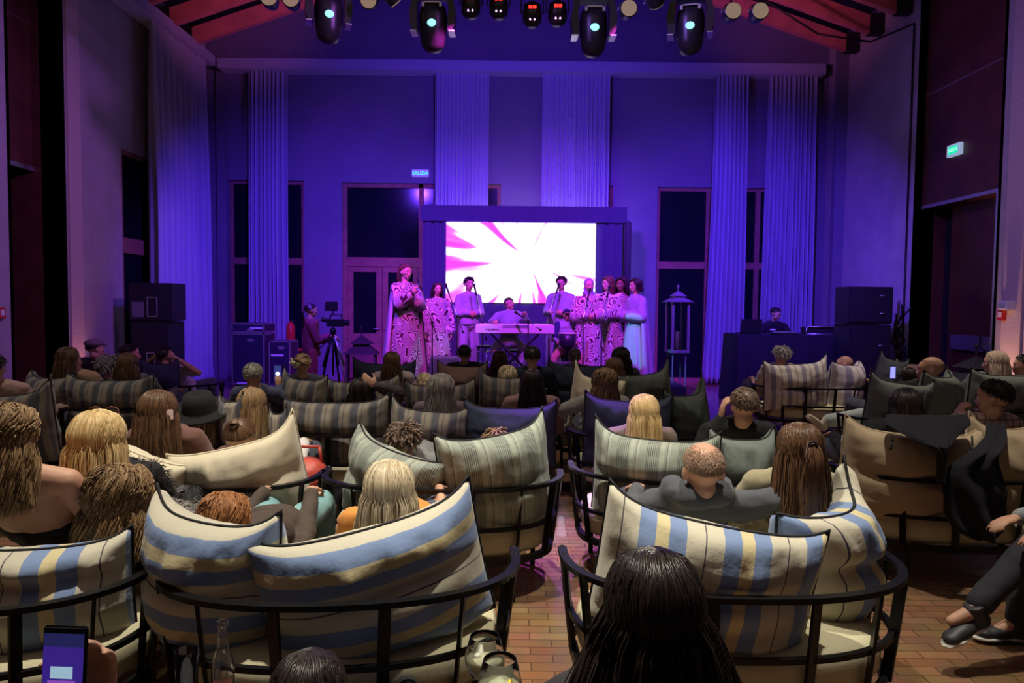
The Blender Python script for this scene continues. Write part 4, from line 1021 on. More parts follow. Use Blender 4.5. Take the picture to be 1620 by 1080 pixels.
def head_shapes(bm, M, jaw=1.0, nose=1.0):
    """M maps head space (x right, y forward, z up; origin at the skull centre) to the figure"""
    R = M.to_3x3()
    def E(c, r, rx=0):
        ell(bm, M @ Vector(c), r, R @ Matrix.Rotation(rx, 3, 'X'), 16, 12)
    E((0, -.012, .03), (.074, .094, .082)); E((0, .02, .0), (.066, .075, .085)); E((0, .034, -.05), (.052*jaw, .052, .055)); E((0, .052, -.085), (.03*jaw, .03, .024))
    E((0, .07, .03), (.055, .022, .035)); E((-.028, .083, .012), (.022, .012, .008)); E((.028, .083, .012), (.022, .012, .008))
    for s in (-1, 1): E((s*.035, .068, -.02), (.024, .022, .02)); E((s*.072, -.012, -.008), (.012, .02, .03), .2)
    limb(bm, [M @ V(0, .086, .005), M @ V(0, .1, -.022*nose), M @ V(0, .106, -.034)], [.009, .011, .013], 8)
    E((-.012, .094, -.036), (.009, .01, .008)); E((.012, .094, -.036), (.009, .01, .008))
    E((0, .084, -.058), (.022, .014, .007)); E((0, .082, -.068), (.02, .013, .007))
def face_parts(root, M):
    R = M.to_3x3()
    for s in (-1, 1):
        bm = bmesh.new(); ell(bm, M @ V(s*.029, .079, -.003), (.013, .011, .0085), R, 12, 8); ey = obj('eye', bm, M_eye, root, True)
        bm = bmesh.new(); ell(bm, M @ V(s*.029, .0885, -.003), (.0065, .0035, .0065), R, 10, 6); obj('iris', bm, M_iris, ey, True)
    bm = bmesh.new(); ell(bm, M @ V(0, .094, -.059), (.021, .007, .0045), R, 12, 6); ell(bm, M @ V(0, .0925, -.067), (.018, .007, .005), R, 12, 6); obj('lips', bm, M_lip, root, True)
    for s in (-1, 1):
        bm = bmesh.new(); limb(bm, [M @ V(s*.014, .094, .016), M @ V(s*.03, .094, .021), M @ V(s*.046, .084, .015)], [.0035, .004, .0025], 6); obj('eyebrow', bm, H['dark'], root, True)

# ---- hair made of many locks
def locks(paths, rad, m, name, root, tones):
    """paths: list of arrays (k,3); each becomes a three sided tapering tube"""
    vs = []; fs = []; tn = []
    for p, r0, t in zip(paths, rad, tones):
        k = len(p); base = len(vs)
        for i in range(k):
            d = (p[min(i+1, k-1)]-p[max(i-1, 0)]).normalized()
            a = d.cross(V(.3, .2, .93)).normalized() if abs(d.z) < .9 else d.cross(V(1, .1, 0)).normalized(); b = d.cross(a)
            r = r0*(1 if i < k*.7 else (1-(i-k*.7)/(k*.3))*.8+.2)
            for q in range(3): th = 2*PI*q/3; vs.append(p[i]+(a*math.cos(th)+b*math.sin(th))*r); tn.append(t)
        for i in range(k-1):
            for q in range(3): fs.append((base+i*3+q, base+i*3+(q+1) % 3, base+(i+1)*3+(q+1) % 3, base+(i+1)*3+q))
    me = bpy.data.meshes.new(name); me.from_pydata(vs, [], fs)
    at = me.attributes.new('tone', 'FLOAT', 'POINT'); at.data.foreach_set('value', np.array(tn, dtype=np.float32))
    return link(name, me, m, root, True)
def slerp(a, b, t):
    w = math.acos(max(-1, min(1, a.dot(b))))
    if w < 1e-4: return a
    return (a*math.sin((1-t)*w)+b*math.sin(t*w))/math.sin(w)
ER = V(.081, .101, .089)
def long_hair(root, M, m, length=.4, n=420, curl=0, rnd=None, spread=1.0, flare=0, side=115, shoulder=None, vol=1.0, thin=.0038, name='hair'):
    paths = []; rad = []; tn = []; C0 = V(0, -.01, .028)
    Mr = M.to_3x3(); down = Mr.inverted() @ V(0, 0, -1)
    for k in range(n):
        az = math.radians(rnd.uniform(-side, side)); p0 = rnd.uniform(-.25, .75)
        u0 = V(rnd.uniform(-.04, .04), math.sin(p0), math.cos(p0)).normalized()
        ph = math.radians(rnd.uniform(98, 112)); u1 = V(math.sin(az)*math.sin(ph), -math.cos(az)*math.sin(ph), math.cos(ph))
        R = rnd.uniform(.96, 1.12)*vol; pts = []
        for i in range(9):
            u = slerp(u0, u1, i/8); e = V(u.x*ER.x, u.y*ER.y, u.z*ER.z)*R*(1+(.06 if i > 2 else .0))
            pts.append(C0+e)
        last = pts[-1]; ns = max(4, int(length/.035)); L = length*rnd.uniform(.82, 1.05); out = V(last.x, last.y, 0).normalized()
        cph = 9*noise.noise((az*2.2, p0*1.5, length*30))+rnd.uniform(-.5, .5); cf = 26+6*noise.noise((az*3, 5, 1)); cur = last.copy(); prev = 0
        for i in range(1, ns+1):
            t = i/ns; s = L*t
            q = last+down*s + V(last.x*.25*spread*t, -.02*min(1, s/.15), 0)+out*flare*t*t
            if shoulder: q = q + V(0, -.05*min(1, s/.2), 0)
            if curl: q = q+V(math.sin(cph+s*cf), math.cos(cph+s*cf), 0)*curl*min(1, t*3)
            else: q = q+V(math.sin(cph+s*9), math.cos(cph*2+s*7), 0)*.012+V(rnd.uniform(-1, 1), rnd.uniform(-1, 1), 0)*.0015
            pts.append(q)
        if curl:
            for i in range(3, 9): pts[i] = pts[i]+V(math.sin(cph+i*1.3), math.cos(cph+i*1.3), math.sin(cph*2+i))*curl*.6
        paths.append([M @ p for p in pts]); rad.append(rnd.uniform(.7, 1.4)*thin); tn.append(min(1, max(0, rnd.gauss(.45, .28))))
    o = locks(paths, rad, m, name, root, tn)
    return o
def cap_hair(root, M, m, R=1.0, back=100, front=50, top=None, name='scalp_hair', tone=.3):
    """underlying close cap of hair following the skull; front/back are its limits in degrees from the crown"""
    nu, nv = 36, 12; vs = []
    def f(s):
        def g(i, j):
            az = 2*PI*i/nu; fr = (1+math.cos(az))/2   # 1 at front
            lim = math.radians(back*(1-fr**1.3)+front*fr**1.3); t0 = math.radians(top or 0)
            ph = t0+(lim-t0)*j/(nv-1)+.002
            u = V(math.sin(az)*math.sin(ph), math.cos(az)*math.sin(ph), math.cos(ph))
            r = R*s*(1+.01*noise.noise(u*9))
            if j == nv-1: r *= .985
            return M @ (V(0, -.01, .028)+V(u.x*ER.x, u.y*ER.y, u.z*ER.z)*r)
        return g
    v1, f1 = grid_mesh(f(1), nu, nv, True); v2, f2 = grid_mesh(f(.93), nu, nv, True); k = len(v1)
    fs = f1+[tuple(k+i for i in reversed(q)) for q in f2]
    for i in range(nu):
        j = (i+1) % nu; fs.append(((nv-1)*nu+i, (nv-1)*nu+j, k+(nv-1)*nu+j, k+(nv-1)*nu+i)[::-1])
        if top: fs.append((i, j, k+j, k+i))
    me = bpy.data.meshes.new(name); me.from_pydata(v1+v2, [], fs)
    at = me.attributes.new('tone', 'FLOAT', 'POINT'); at.data.foreach_set('value', np.full(len(v1+v2), tone, dtype=np.float32))
    return link(name, me, m, root, True)
def short_hair(root, M, m, n=500, L=.035, rnd=None, bald=0, R=1.0, wild=.3, back=116, front=50):
    cap_hair(root, M, m, R*.985, back, front, top=bald or None)
    paths = []; rad = []; tn = []
    for k in range(n):
        az = rnd.uniform(-PI, PI); fr = (1+math.cos(az))/2; lim = math.radians(back*(1-fr**1.3)+front*fr**1.3)
        t0 = math.radians(bald); c = rnd.uniform(math.cos(lim), math.cos(t0)); ph = math.acos(c)
        u = V(math.sin(az)*math.sin(ph), math.cos(az)*math.sin(ph), math.cos(ph)); p = V(0, -.01, .028)+V(u.x*ER.x, u.y*ER.y, u.z*ER.z)*.97*R
        tg = V(math.sin(az)*math.cos(ph), math.cos(az)*math.cos(ph), -math.sin(ph)); a = rnd.uniform(-.6, .6)
        tg = (tg+V(rnd.uniform(-1, 1), rnd.uniform(-1, 1), rnd.uniform(-1, 1))*wild).normalized(); l = L*rnd.uniform(.6, 1.2)
        pts = [p, p+u*l*.22+tg*l*.4, p+u*l*.26+tg*l*.8, p+u*l*(.16)+tg*l*1.1]
        paths.append([M @ q for q in pts]); rad.append(rnd.uniform(.002, .0045)*(1+L*10)); tn.append(min(1, max(0, rnd.gauss(.4, .28))))
    locks(paths, rad, m, 'hair', root, tn)
def bald_hair(root, M, m, rnd, bald=45, n=900):
    paths = []; tn = []; rad = []
    for k in range(n):
        az = rnd.uniform(-PI, PI); fr = (1+math.cos(az))/2; lim = math.radians(108*(1-fr**1.3)+50*fr**1.3); t0 = math.radians(bald)
        ph = math.acos(rnd.uniform(math.cos(lim), 1))
        if ph < t0*rnd.uniform(.75, 1.5): continue
        u = V(math.sin(az)*math.sin(ph), math.cos(az)*math.sin(ph), math.cos(ph)); p = V(0, -.01, .028)+V(u.x*ER.x*.93, u.y*ER.y*.95, u.z*ER.z*.94)
        if u.y < -.2: p.y -= .001
        tg = (V(0, 0, -1)+V(rnd.uniform(-.4, .4), rnd.uniform(-.4, .4), 0)+u*.5).normalized()
        paths.append([M @ (p-u*.004), M @ (p+u*.0015), M @ (p+u*.002+tg*.006)]); rad.append(rnd.uniform(.0006, .0012)); tn.append(min(1, max(0, rnd.gauss(.4, .28))))
    locks(paths, rad, m, 'hair', root, tn)
def tied_hair(root, M, m, rnd, node=(0, -.105, .03), tail=.3, n=260, bun=0, tailn=150):
    cap_hair(root, M, m, .99, 108, 55)
    paths = []; rad = []; tn = []; nd = Vector(node); un = V((nd.x)/ER.x, (nd.y+.01)/ER.y, (nd.z-.028)/ER.z).normalized()
    for k in range(n):
        az = rnd.uniform(-PI, PI); fr = (1+math.cos(az))/2; lim = math.radians(106*(1-fr**1.3)+54*fr**1.3)*rnd.uniform(.85, 1)
        u = V(math.sin(az)*math.sin(lim), math.cos(az)*math.sin(lim), math.cos(lim)); pts = []
        R = rnd.uniform(1.0, 1.06)
        for i in range(9):
            q = slerp(u, un, i/8); pts.append(V(0, -.01, .028)+V(q.x*ER.x, q.y*ER.y, q.z*ER.z)*(R+.03*(i/8)**3))
        paths.append([M @ q for q in pts]); rad.append(rnd.uniform(.003, .006)); tn.append(min(1, max(0, rnd.gauss(.45, .3))))
    for k in range(tailn):
        a = rnd.uniform(0, 2*PI); r = rnd.uniform(0, .02); o = nd+V(r*math.cos(a), -.01, r*math.sin(a)); pts = [o+V(0, .02, 0)]; L = tail*rnd.uniform(.75, 1.05)
        if bun:
            r2 = bun; c = nd+V(0, -bun*.6, 0); t0 = rnd.uniform(0, 6.28); inc = rnd.uniform(-1.2, 1.2)
            pts = [c+V(math.cos(t0+i*.5), math.sin(inc)*math.sin(t0+i*.5), math.cos(inc)*math.sin(t0+i*.5)).normalized()*r2*rnd.uniform(.85, 1.05) for i in range(8)]
        else:
            ph = rnd.uniform(0, 6)
            for i in range(1, 10):
                t = i/9; pts.append(o+V(math.cos(a)*.035*math.sin(t*PI*.8)*r/.02+.01*math.sin(ph+t*4), -.04*math.sin(min(1, t*3)*PI/2)+.02*t+math.sin(a)*.02*t, -L*t+.02*math.sin(min(1, t*3)*PI/2)))
        paths.append([M @ q for q in pts]); rad.append(rnd.uniform(.003, .006)); tn.append(min(1, max(0, rnd.gauss(.45, .3))))
    locks(paths, rad, m, 'hair', root, tn)
    if not bun:
        bm = bmesh.new(); limb(bm, [M @ (nd+V(.018*math.cos(t), -.012, .018*math.sin(t))) for t in np.linspace(0, 2*PI, 13)], [.005]*13, 6); obj('hair_tie', bm, M_pipe, root, True)

def make_hair(root, M, hair, rnd):
    if not hair: return
    st_, col = hair[0], H[hair[1]]; kw = dict(hair[2]) if len(hair) > 2 else {}
    if st_ == 'long':
        cap_hair(root, M, col, 1.0, 112, 52); long_hair(root, M, col, rnd=rnd, **kw)
    elif st_ == 'short': short_hair(root, M, col, rnd=rnd, **kw)
    elif st_ == 'bald': bald_hair(root, M, col, rnd, **kw)
    elif st_ == 'half':
        long_hair(root, M, col, length=.3, n=1300, spread=1.8, vol=1.04, thin=.0026, rnd=rnd); tied_hair(root, M, col, rnd, **kw)
    elif st_ == 'tied': tied_hair(root, M, col, rnd, **kw)

def seated_person(label, px, py, D, hair, shirt, trousers=(.05, .06, .1), yaw=0, hyaw=0, htilt=0, hpitch=0, skin=None, sleeves='long', arms=None, group=None, vox=.011, s=1.0, seat=.40, slouch=None, shoulder_drop=0, legs=None, face=True, cap=None, extra=None, lean_side=0, shoe_m=None):
    """head top at pixel (px, py) and depth D; sits facing the stage, turned by yaw"""
    rnd = random.Random(int(px*7+py)); p = P(px, py, D); zt = p.z
    e = empty('person', (p.x, D, 0), yaw, label, 'person', group)
    skin = skin or M_skin
    hz = .045*s if hair and hair[0] == 'long' else 0
    hc = V(0, 0, zt-.118*s)                     # skull centre
    pel = seat+.09
    L = .70*s; dz = hc.z-pel; cz_ = max(-.2, min(1, dz/L)); ly = L*math.sqrt(max(0, 1-cz_**2))*1.0
    if dz > L: pel = hc.z-L
    pelv = V(lean_side, ly+.0, pel); neck = V(0, ly*.12-.015, hc.z-.13*s); chest = pelv.lerp(neck, .62)+V(0, -.02, 0)
    Mh = Matrix.Translation(hc) @ Matrix.Rotation(hyaw, 4, 'Z') @ Matrix.Rotation(htilt, 4, 'Y') @ Matrix.Rotation(hpitch, 4, 'X') @ Matrix.Scale(s, 4)
    ax = (neck-pelv).normalized(); sh_c = neck-ax*(.055*s+shoulder_drop)
    # --- joints
    J = {}
    for sd, nm in ((-1, 'L'), (1, 'R')):
        S = sh_c+V(sd*.175*s, 0, -.01)
        el = S+V(sd*.07, .12, -.24)*s; wr = V(sd*.12, pelv.y+.26, pelv.z+.13)
        hd = (V(-sd*.25, 1, -.15), V(0, -.1, -1), .5)
        if arms and nm in arms:
            a = arms[nm]; el = Vector(a[0]); wr = Vector(a[1]); hd = a[2] if len(a) > 2 else (wr-el, V(0, 0, -1), .5)
        J[nm] = (S, el, wr, hd)
        hp = pelv+V(sd*.09, 0, 0); kn = pelv+V(sd*.14, .42, .03); an = V(kn.x+sd*.01, kn.y+.06, .09); 
        if legs and nm in legs: kn, an = Vector(legs[nm][0]), Vector(legs[nm][1])
        J[nm+'l'] = (hp, kn, an)
    bm = bmesh.new(); head_shapes(bm, Mh)
    limb(bm, [hc+V(0, -.02, -.07)*s, neck+V(0, 0, .02), neck-ax*.05], [.05*s, .05*s, .062*s], 14)
    def torso(bm, k=0.0, top=True):
        R = Matrix.Rotation(math.atan2(-ax.y, ax.z), 3, 'X')
        ell(bm, pelv, (.165*s+k, .12*s+k, .12*s+k), R, 18, 12); ell(bm, pelv.lerp(chest, .5), (.145*s+k, .10*s+k, .17*s+k), R, 18, 12)
        ell(bm, chest, (.16*s+k, .115*s+k, .16*s+k), R, 18, 12)
        if top:
            ell(bm, sh_c-ax*.03, (.165*s+k, .085*s+k, .075*s+k), R, 18, 12)
            limb(bm, [J['L'][0], neck-ax*.02, J['R'][0]], [.052*s+k, .05*s+k, .052*s+k], 12)
    torso(bm)
    for nm, sg in (('L', 1), ('R', -1)):
        S, el, wr, hd = J[nm]; limb(bm, [S, S.lerp(el, .5), el, el.lerp(wr, .35), wr], [.052*s, .047*s, .038*s, .038*s, .025*s], 10)
        hand(bm, wr, hd[0], hd[1], sg, hd[2], s)
        hp, kn, an = J[nm+'l']; limb(bm, [hp, hp.lerp(kn, .5), kn, kn.lerp(an, .3), an], [.085*s, .075*s, .055*s, .05*s, .035*s], 10)
        limb(bm, [an, an+V(0, .1, -.05)], [.035, .028], 8)
    me = bake(bm, vox, 3); body = link('body', me, skin, e)
    if face: face_parts(e, Mh)
    # --- clothing
    sm = shirt if not isinstance(shirt, tuple) else cloth(shirt)
    bm = bmesh.new()
    if sleeves == 'strapless':
        R = Matrix.Rotation(math.atan2(-ax.y, ax.z), 3, 'X'); c0 = pelv.lerp(chest, .5)
        ell(bm, pelv, (.172*s, .128*s, .128*s), R); ell(bm, c0, (.155*s, .112*s, .17*s), R); ell(bm, chest-ax*.06, (.165*s, .125*s, .10*s), R)
    else:
        torso(bm, .014)
        for nm in 'LR':
            S, el, wr, hd = J[nm]
            if sleeves == 'long': limb(bm, [S, S.lerp(el, .5), el, el.lerp(wr, .5), wr.lerp(el, .06)], [.066*s, .064*s, .055*s, .052*s, .042*s], 10)
            elif sleeves == 'short': limb(bm, [S, S.lerp(el, .62)], [.066*s, .062*s], 10)
    if extra == 'hood':
        bb = neck+V(0, -.075, .05)
        for t in np.linspace(-1.5, 1.5, 13):
            q = bb+V(.105*math.sin(t), .12*(1-math.cos(t))-.012, -.012*math.cos(t)+.0); ell(bm, q, (.055, .05, .052))
            q = bb+V(.10*math.sin(t), .09*(1-math.cos(t))-.005, .012); ell(bm, q, (.035, .032, .03))
    if extra == 'collar':
        for t in np.linspace(0, 2*PI, 14): ell(bm, neck+V(.068*math.cos(t), .065*math.sin(t), -.005), (.02, .02, .028))
    me = bake(bm, .013, 2, amp=.012, sc=9, zscale=1.6); link('shirt' if extra != 'hood' else 'hoodie', me, sm, e)
    bm = bmesh.new(); ell(bm, pelv, (.172*s, .13*s, .115*s))
    for nm in 'LR':
        hp, kn, an = J[nm+'l']; limb(bm, [hp, hp.lerp(kn, .5), kn, kn.lerp(an, .4), an.lerp(kn, .08)], [.095*s, .088*s, .07*s, .065*s, .058*s], 10)
    me = bake(bm, .016, 2, amp=.01, sc=8); link('trousers', me, cloth(trousers), e)
    for nm in 'LR':
        kn, an = J[nm+'l'][1:]; fd = V(0, 1, 0) if not (legs and nm in legs and len(legs[nm]) > 2) else Vector(legs[nm][2])
        shoe(e, an, fd, shoe_m)
    make_hair(e, Mh, hair, rnd)
    if cap == 'fedora':
        bm = bmesh.new(); T = Mh @ Matrix.Translation((0, -.02, .05)) @ Matrix.Rotation(.32, 4, 'X') @ Matrix.Scale(1.06, 4)
        lathe(bm, [(.2, .012), (.205, .006), (.195, -.004), (.11, .0), (.105, .02), (.1, .07), (.085, .115), (.04, .12), (.01, .108)], 32, T); obj('hat', bm, mat('black_felt', (.006, .006, .007), .95), e, True)
    if cap == 'flat':
        bm = bmesh.new(); T = Mh; ell(bm, T @ V(0, -.01, .075), (.1, .12, .055), T.to_3x3()); ell(bm, T @ V(0, .1, .05), (.075, .05, .015), T.to_3x3()); obj('cap', bm, mat('cap_felt', (.18, .13, .16), .9), e, True)
    if cap == 'beanie':
        cap_hair(e, Mh, mat('beanie_wool', (.012, .014, .022), .95, bump=.4, bscale=120), 1.13, 96, 62, name='beanie')
    return e, Mh, J
def shoe(root, an, fd, m=None, name='shoe', sole=True):
    fd = Vector(fd).normalized(); up = V(0, 0, 1); up = (up-fd*up.dot(fd)).normalized(); sd = fd.cross(up); R = Matrix((sd, fd, up)).transposed()
    an = Vector(an); base = an-up*.055
    bm = bmesh.new(); ell(bm, base+fd*.0, (.042, .06, .045), R); ell(bm, base+fd*.09, (.045, .08, .032), R); ell(bm, base+fd*.15, (.042, .045, .024), R); cone(bm, base, an+up*.03, .042, .045)
    o = link(name, bake(bm, .009, 2), m or M_shoe, root)
    if sole:
        bm = bmesh.new(); ell(bm, base-up*.022+fd*.01, (.044, .07, .014), R); ell(bm, base-up*.022+fd*.13, (.05, .085, .014), R); link('sole', bake(bm, .008, 2), M_sole, o)
    return o

def check_cloth():
    m = mat('check_shirt', (.42, .28, .27), .85); nt = m.node_tree; tc = nt.nodes.new('ShaderNodeTexCoord'); mp = nt.nodes.new('ShaderNodeMapping'); mp.inputs['Rotation'].default_value = (PI/2, 0, 0)
    br = nt.nodes.new('ShaderNodeTexBrick'); br.offset = 0; br.inputs['Scale'].default_value = 1; br.inputs['Brick Width'].default_value = .05; br.inputs['Row Height'].default_value = .05; br.inputs['Mortar Size'].default_value = .004
    br.inputs['Color1'].default_value = br.inputs['Color2'].default_value = (.45, .33, .3, 1); br.inputs['Mortar'].default_value = (.12, .05, .06, 1)
    nt.links.new(tc.outputs['Object'], mp.inputs[0]); nt.links.new(mp.outputs[0], br.inputs['Vector']); nt.links.new(br.outputs['Color'], nt.nodes['Principled BSDF'].inputs['Base Color']); return m
def fur(e, m, n, L, rnd, zmin=-9, name='fur_trim'):
    sh = [c for c in e.children if c.name.startswith('shirt')][0].data; paths = []; rad = []; tn = []
    pool = [v for v in sh.vertices if v.co.z > zmin]; nr = {v.index: v.normal.copy() for v in pool}
    for k in range(n):
        v = pool[rnd.randrange(len(pool))]; d = (nr[v.index]+V(rnd.uniform(-.6, .6), rnd.uniform(-.6, .6), rnd.uniform(-.9, .3))).normalized(); l = L*rnd.uniform(.5, 1.2)
        paths.append([v.co.copy(), v.co+d*l*.5, v.co+d*l+V(0, 0, -l*.3)]); rad.append(rnd.uniform(.001, .002)); tn.append(rnd.random())
    locks(paths, rad, m, name, e, tn)
LH = lambda c, **k: ('long', c, k)
WHITE = (.6, .58, .56); BLACK = (.012, .012, .016); NAVY = (.02, .025, .06); JEAN = (.14, .2, .3); DENIM = (.28, .38, .48)
# ---- nearest people
seated_person('person with long dark hair close to the camera, back turned, bottom centre', 1035, 880, 1.42, LH('dark', length=.55, n=3000, spread=9, vol=1.08, thin=.0021), (.03, .028, .03), vox=.009, sleeves='long', arms={'L': ((-.2, .02, .58), (-.06, .16, .5)), 'R': ((.2, .02, .58), (.06, .16, .5))}, seat=.30, s=.93, shoulder_drop=.04)
seated_person('child-high dark crown of hair at the bottom edge below the sideways stripes', 488, 1035, 1.75, LH('dark', length=.22, n=1400, thin=.0024), (.04, .04, .05), seat=.1, s=.95)
seated_person('person with bare shoulders and long curly brown hair at the left edge', 12, 640, 2.75, LH('light', length=.26, n=2200, curl=.017, spread=1.0, thin=.0023), BLACK, sleeves='strapless', vox=.009, s=1.02, hyaw=-.15)
e, Mh, J = seated_person('woman with straight golden blonde hair and sunglasses on her head', 155, 655, 3.15, LH('blonde', length=.33, n=2200, spread=1.5, vol=1.12, thin=.0026), BLACK, vox=.011)
fur(e, H['dark'], 3500, .03, random.Random(5))
e, Mh, J = seated_person('person with tousled curly brown hair and a grey jacket in the nearest left sofa', 188, 745, 2.92, LH('light', length=.2, n=2600, curl=.022, spread=1.4, vol=1.22, thin=.0023), (.1, .1, .11), arms={'R': ((.30, .18, .62), (.36, .12, .42), ((.15, .1, -1), (-1, 0, 0), .5))})
fur(e, H['grey'], 2500, .035, random.Random(6), J['L'][0].z-.12, 'fur_collar')
seated_person('person with ginger hair slouching behind the left sideways-striped cushion', 355, 784, 2.95, LH('red', length=.2, n=1300, curl=.012, vol=1.1, thin=.0026), (.07, .05, .04), (.2, .4, .42), vox=.012, s=.92)
seated_person('woman with straight pale blonde hair and an orange top in the nearest row', 616, 733, 3.0, LH('ash', length=.28, n=2000, spread=1.7, vol=1.08, thin=.0026), (.7, .27, .05), sleeves='short', vox=.011)
seated_person('bald man in a grey hoodie with his arm along the cushions', 1113, 697, 3.05, ('bald', 'sandy', {'bald': 36, 'n': 5000}), (.075, .08, .095), vox=.009, extra='hood', s=1.08,
    arms={'R': ((.37, .0, .79), (.54, .16, .70), ((1, .5, -.2), (0, .2, -1), .3))})
seated_person('woman with a long dark auburn ponytail and olive jacket beside the bald man', 1266, 672, 3.1, ('half', 'brown', dict(node=(0, -.135, .05), tail=.42, tailn=260, n=300)), (.32, .28, .17), vox=.011, s=.92)
# ---- second row
seated_person('woman with straight chestnut hair and pink clip behind the left cream cushion', 250, 621, 4.35, LH('brown', length=.34, n=1500, spread=1.8, vol=1.1, thin=.0028), (.14, .06, .05))
e, Mh, J = seated_person('person in a wide brimmed black hat in the second row', 318, 634, 5.0, LH('light', length=.2, n=300), (.35, .32, .36), cap='fedora')
seated_person('woman with long straight dark blonde hair right of the black hat', 399, 614, 5.1, LH('light', length=.42, n=1500, spread=.9, thin=.003), (.3, .25, .12))
seated_person('person with tied-up light brown hair low behind the big cream cushion', 380, 662, 4.3, ('tied', 'brown', dict(node=(0, -.08, .1), bun=.025, n=500, tailn=80)), WHITE)
seated_person('man with curly cropped hair low behind the left pinstripe cushion', 640, 670, 4.6, ('short', 'stubble', dict(n=700, L=.045, wild=.7)), (.2, .2, .2), skin=M_skind)
seated_person('person whose pale crown barely shows over the right pinstripe cushion', 785, 680, 4.7, ('short', 'light', dict(n=400, L=.05)), (.5, .46, .4))
seated_person('woman with long straight strawberry blonde hair right of the aisle', 1019, 625, 4.75, LH('blonde', length=.45, n=1800, spread=1.4, thin=.0027), (.2, .15, .12))
seated_person('man with cropped dark hair raising a hand to his ear', 1178, 612, 4.75, ('short', 'stubble', dict(n=600, L=.015, wild=.2)), BLACK, s=1.06,
    arms={'L': ((-.25, .1, .66), (-.13, .07, .86), ((.15, 0, 1), (1, 0, 0), .5))})
seated_person('woman with long dark hair in front of the black jacket', 1432, 615, 4.9, LH('dark', length=.3, n=600), BLACK)
seated_person('man in a checked shirt with his hand under his chin at right', 1574, 600, 4.95, ('short', 'dark', dict(n=600, L=.02, wild=.2)), check_cloth(), hyaw=.7, s=1.05,
    arms={'L': ((-.24, .2, .68), (-.16, .14, .84), ((.3, -.1, .9), (1, 0, 0), 1.0))})
# ---- third row
seated_person('person at the left edge in a dusty pink top', -12, 560, 6.0, ('short', 'dark', dict(n=300, L=.03)), (.4, .24, .22))
seated_person('dark haired person scratching the head with one hand, third row', 573, 600, 5.95, LH('dark', length=.12, n=400, vol=1.08), (.05, .04, .05), arms={'R': ((.30, .0, .86), (.12, -.07, .93), ((-.7, 0, .5), (-.3, .9, 0), .6))})
seated_person('person with mauve-tinted grey shaggy hair in the third row', 697, 595, 6.0, LH('grey', length=.2, n=600, curl=.008, vol=1.16), (.2, .15, .2))
seated_person('person in a dark beanie and hair down between the striped cushions', 842, 585, 6.1, LH('dark', length=.24, n=400), (.3, .17, .17), cap='beanie')
seated_person('person with curly blonde-brown hair in front of the cream pointed cushion', 957, 585, 6.05, LH('light', length=.22, n=600, curl=.012, vol=1.08), (.3, .29, .27), arms={'L': ((-.32, .1, .72), (-.34, .32, .62))})
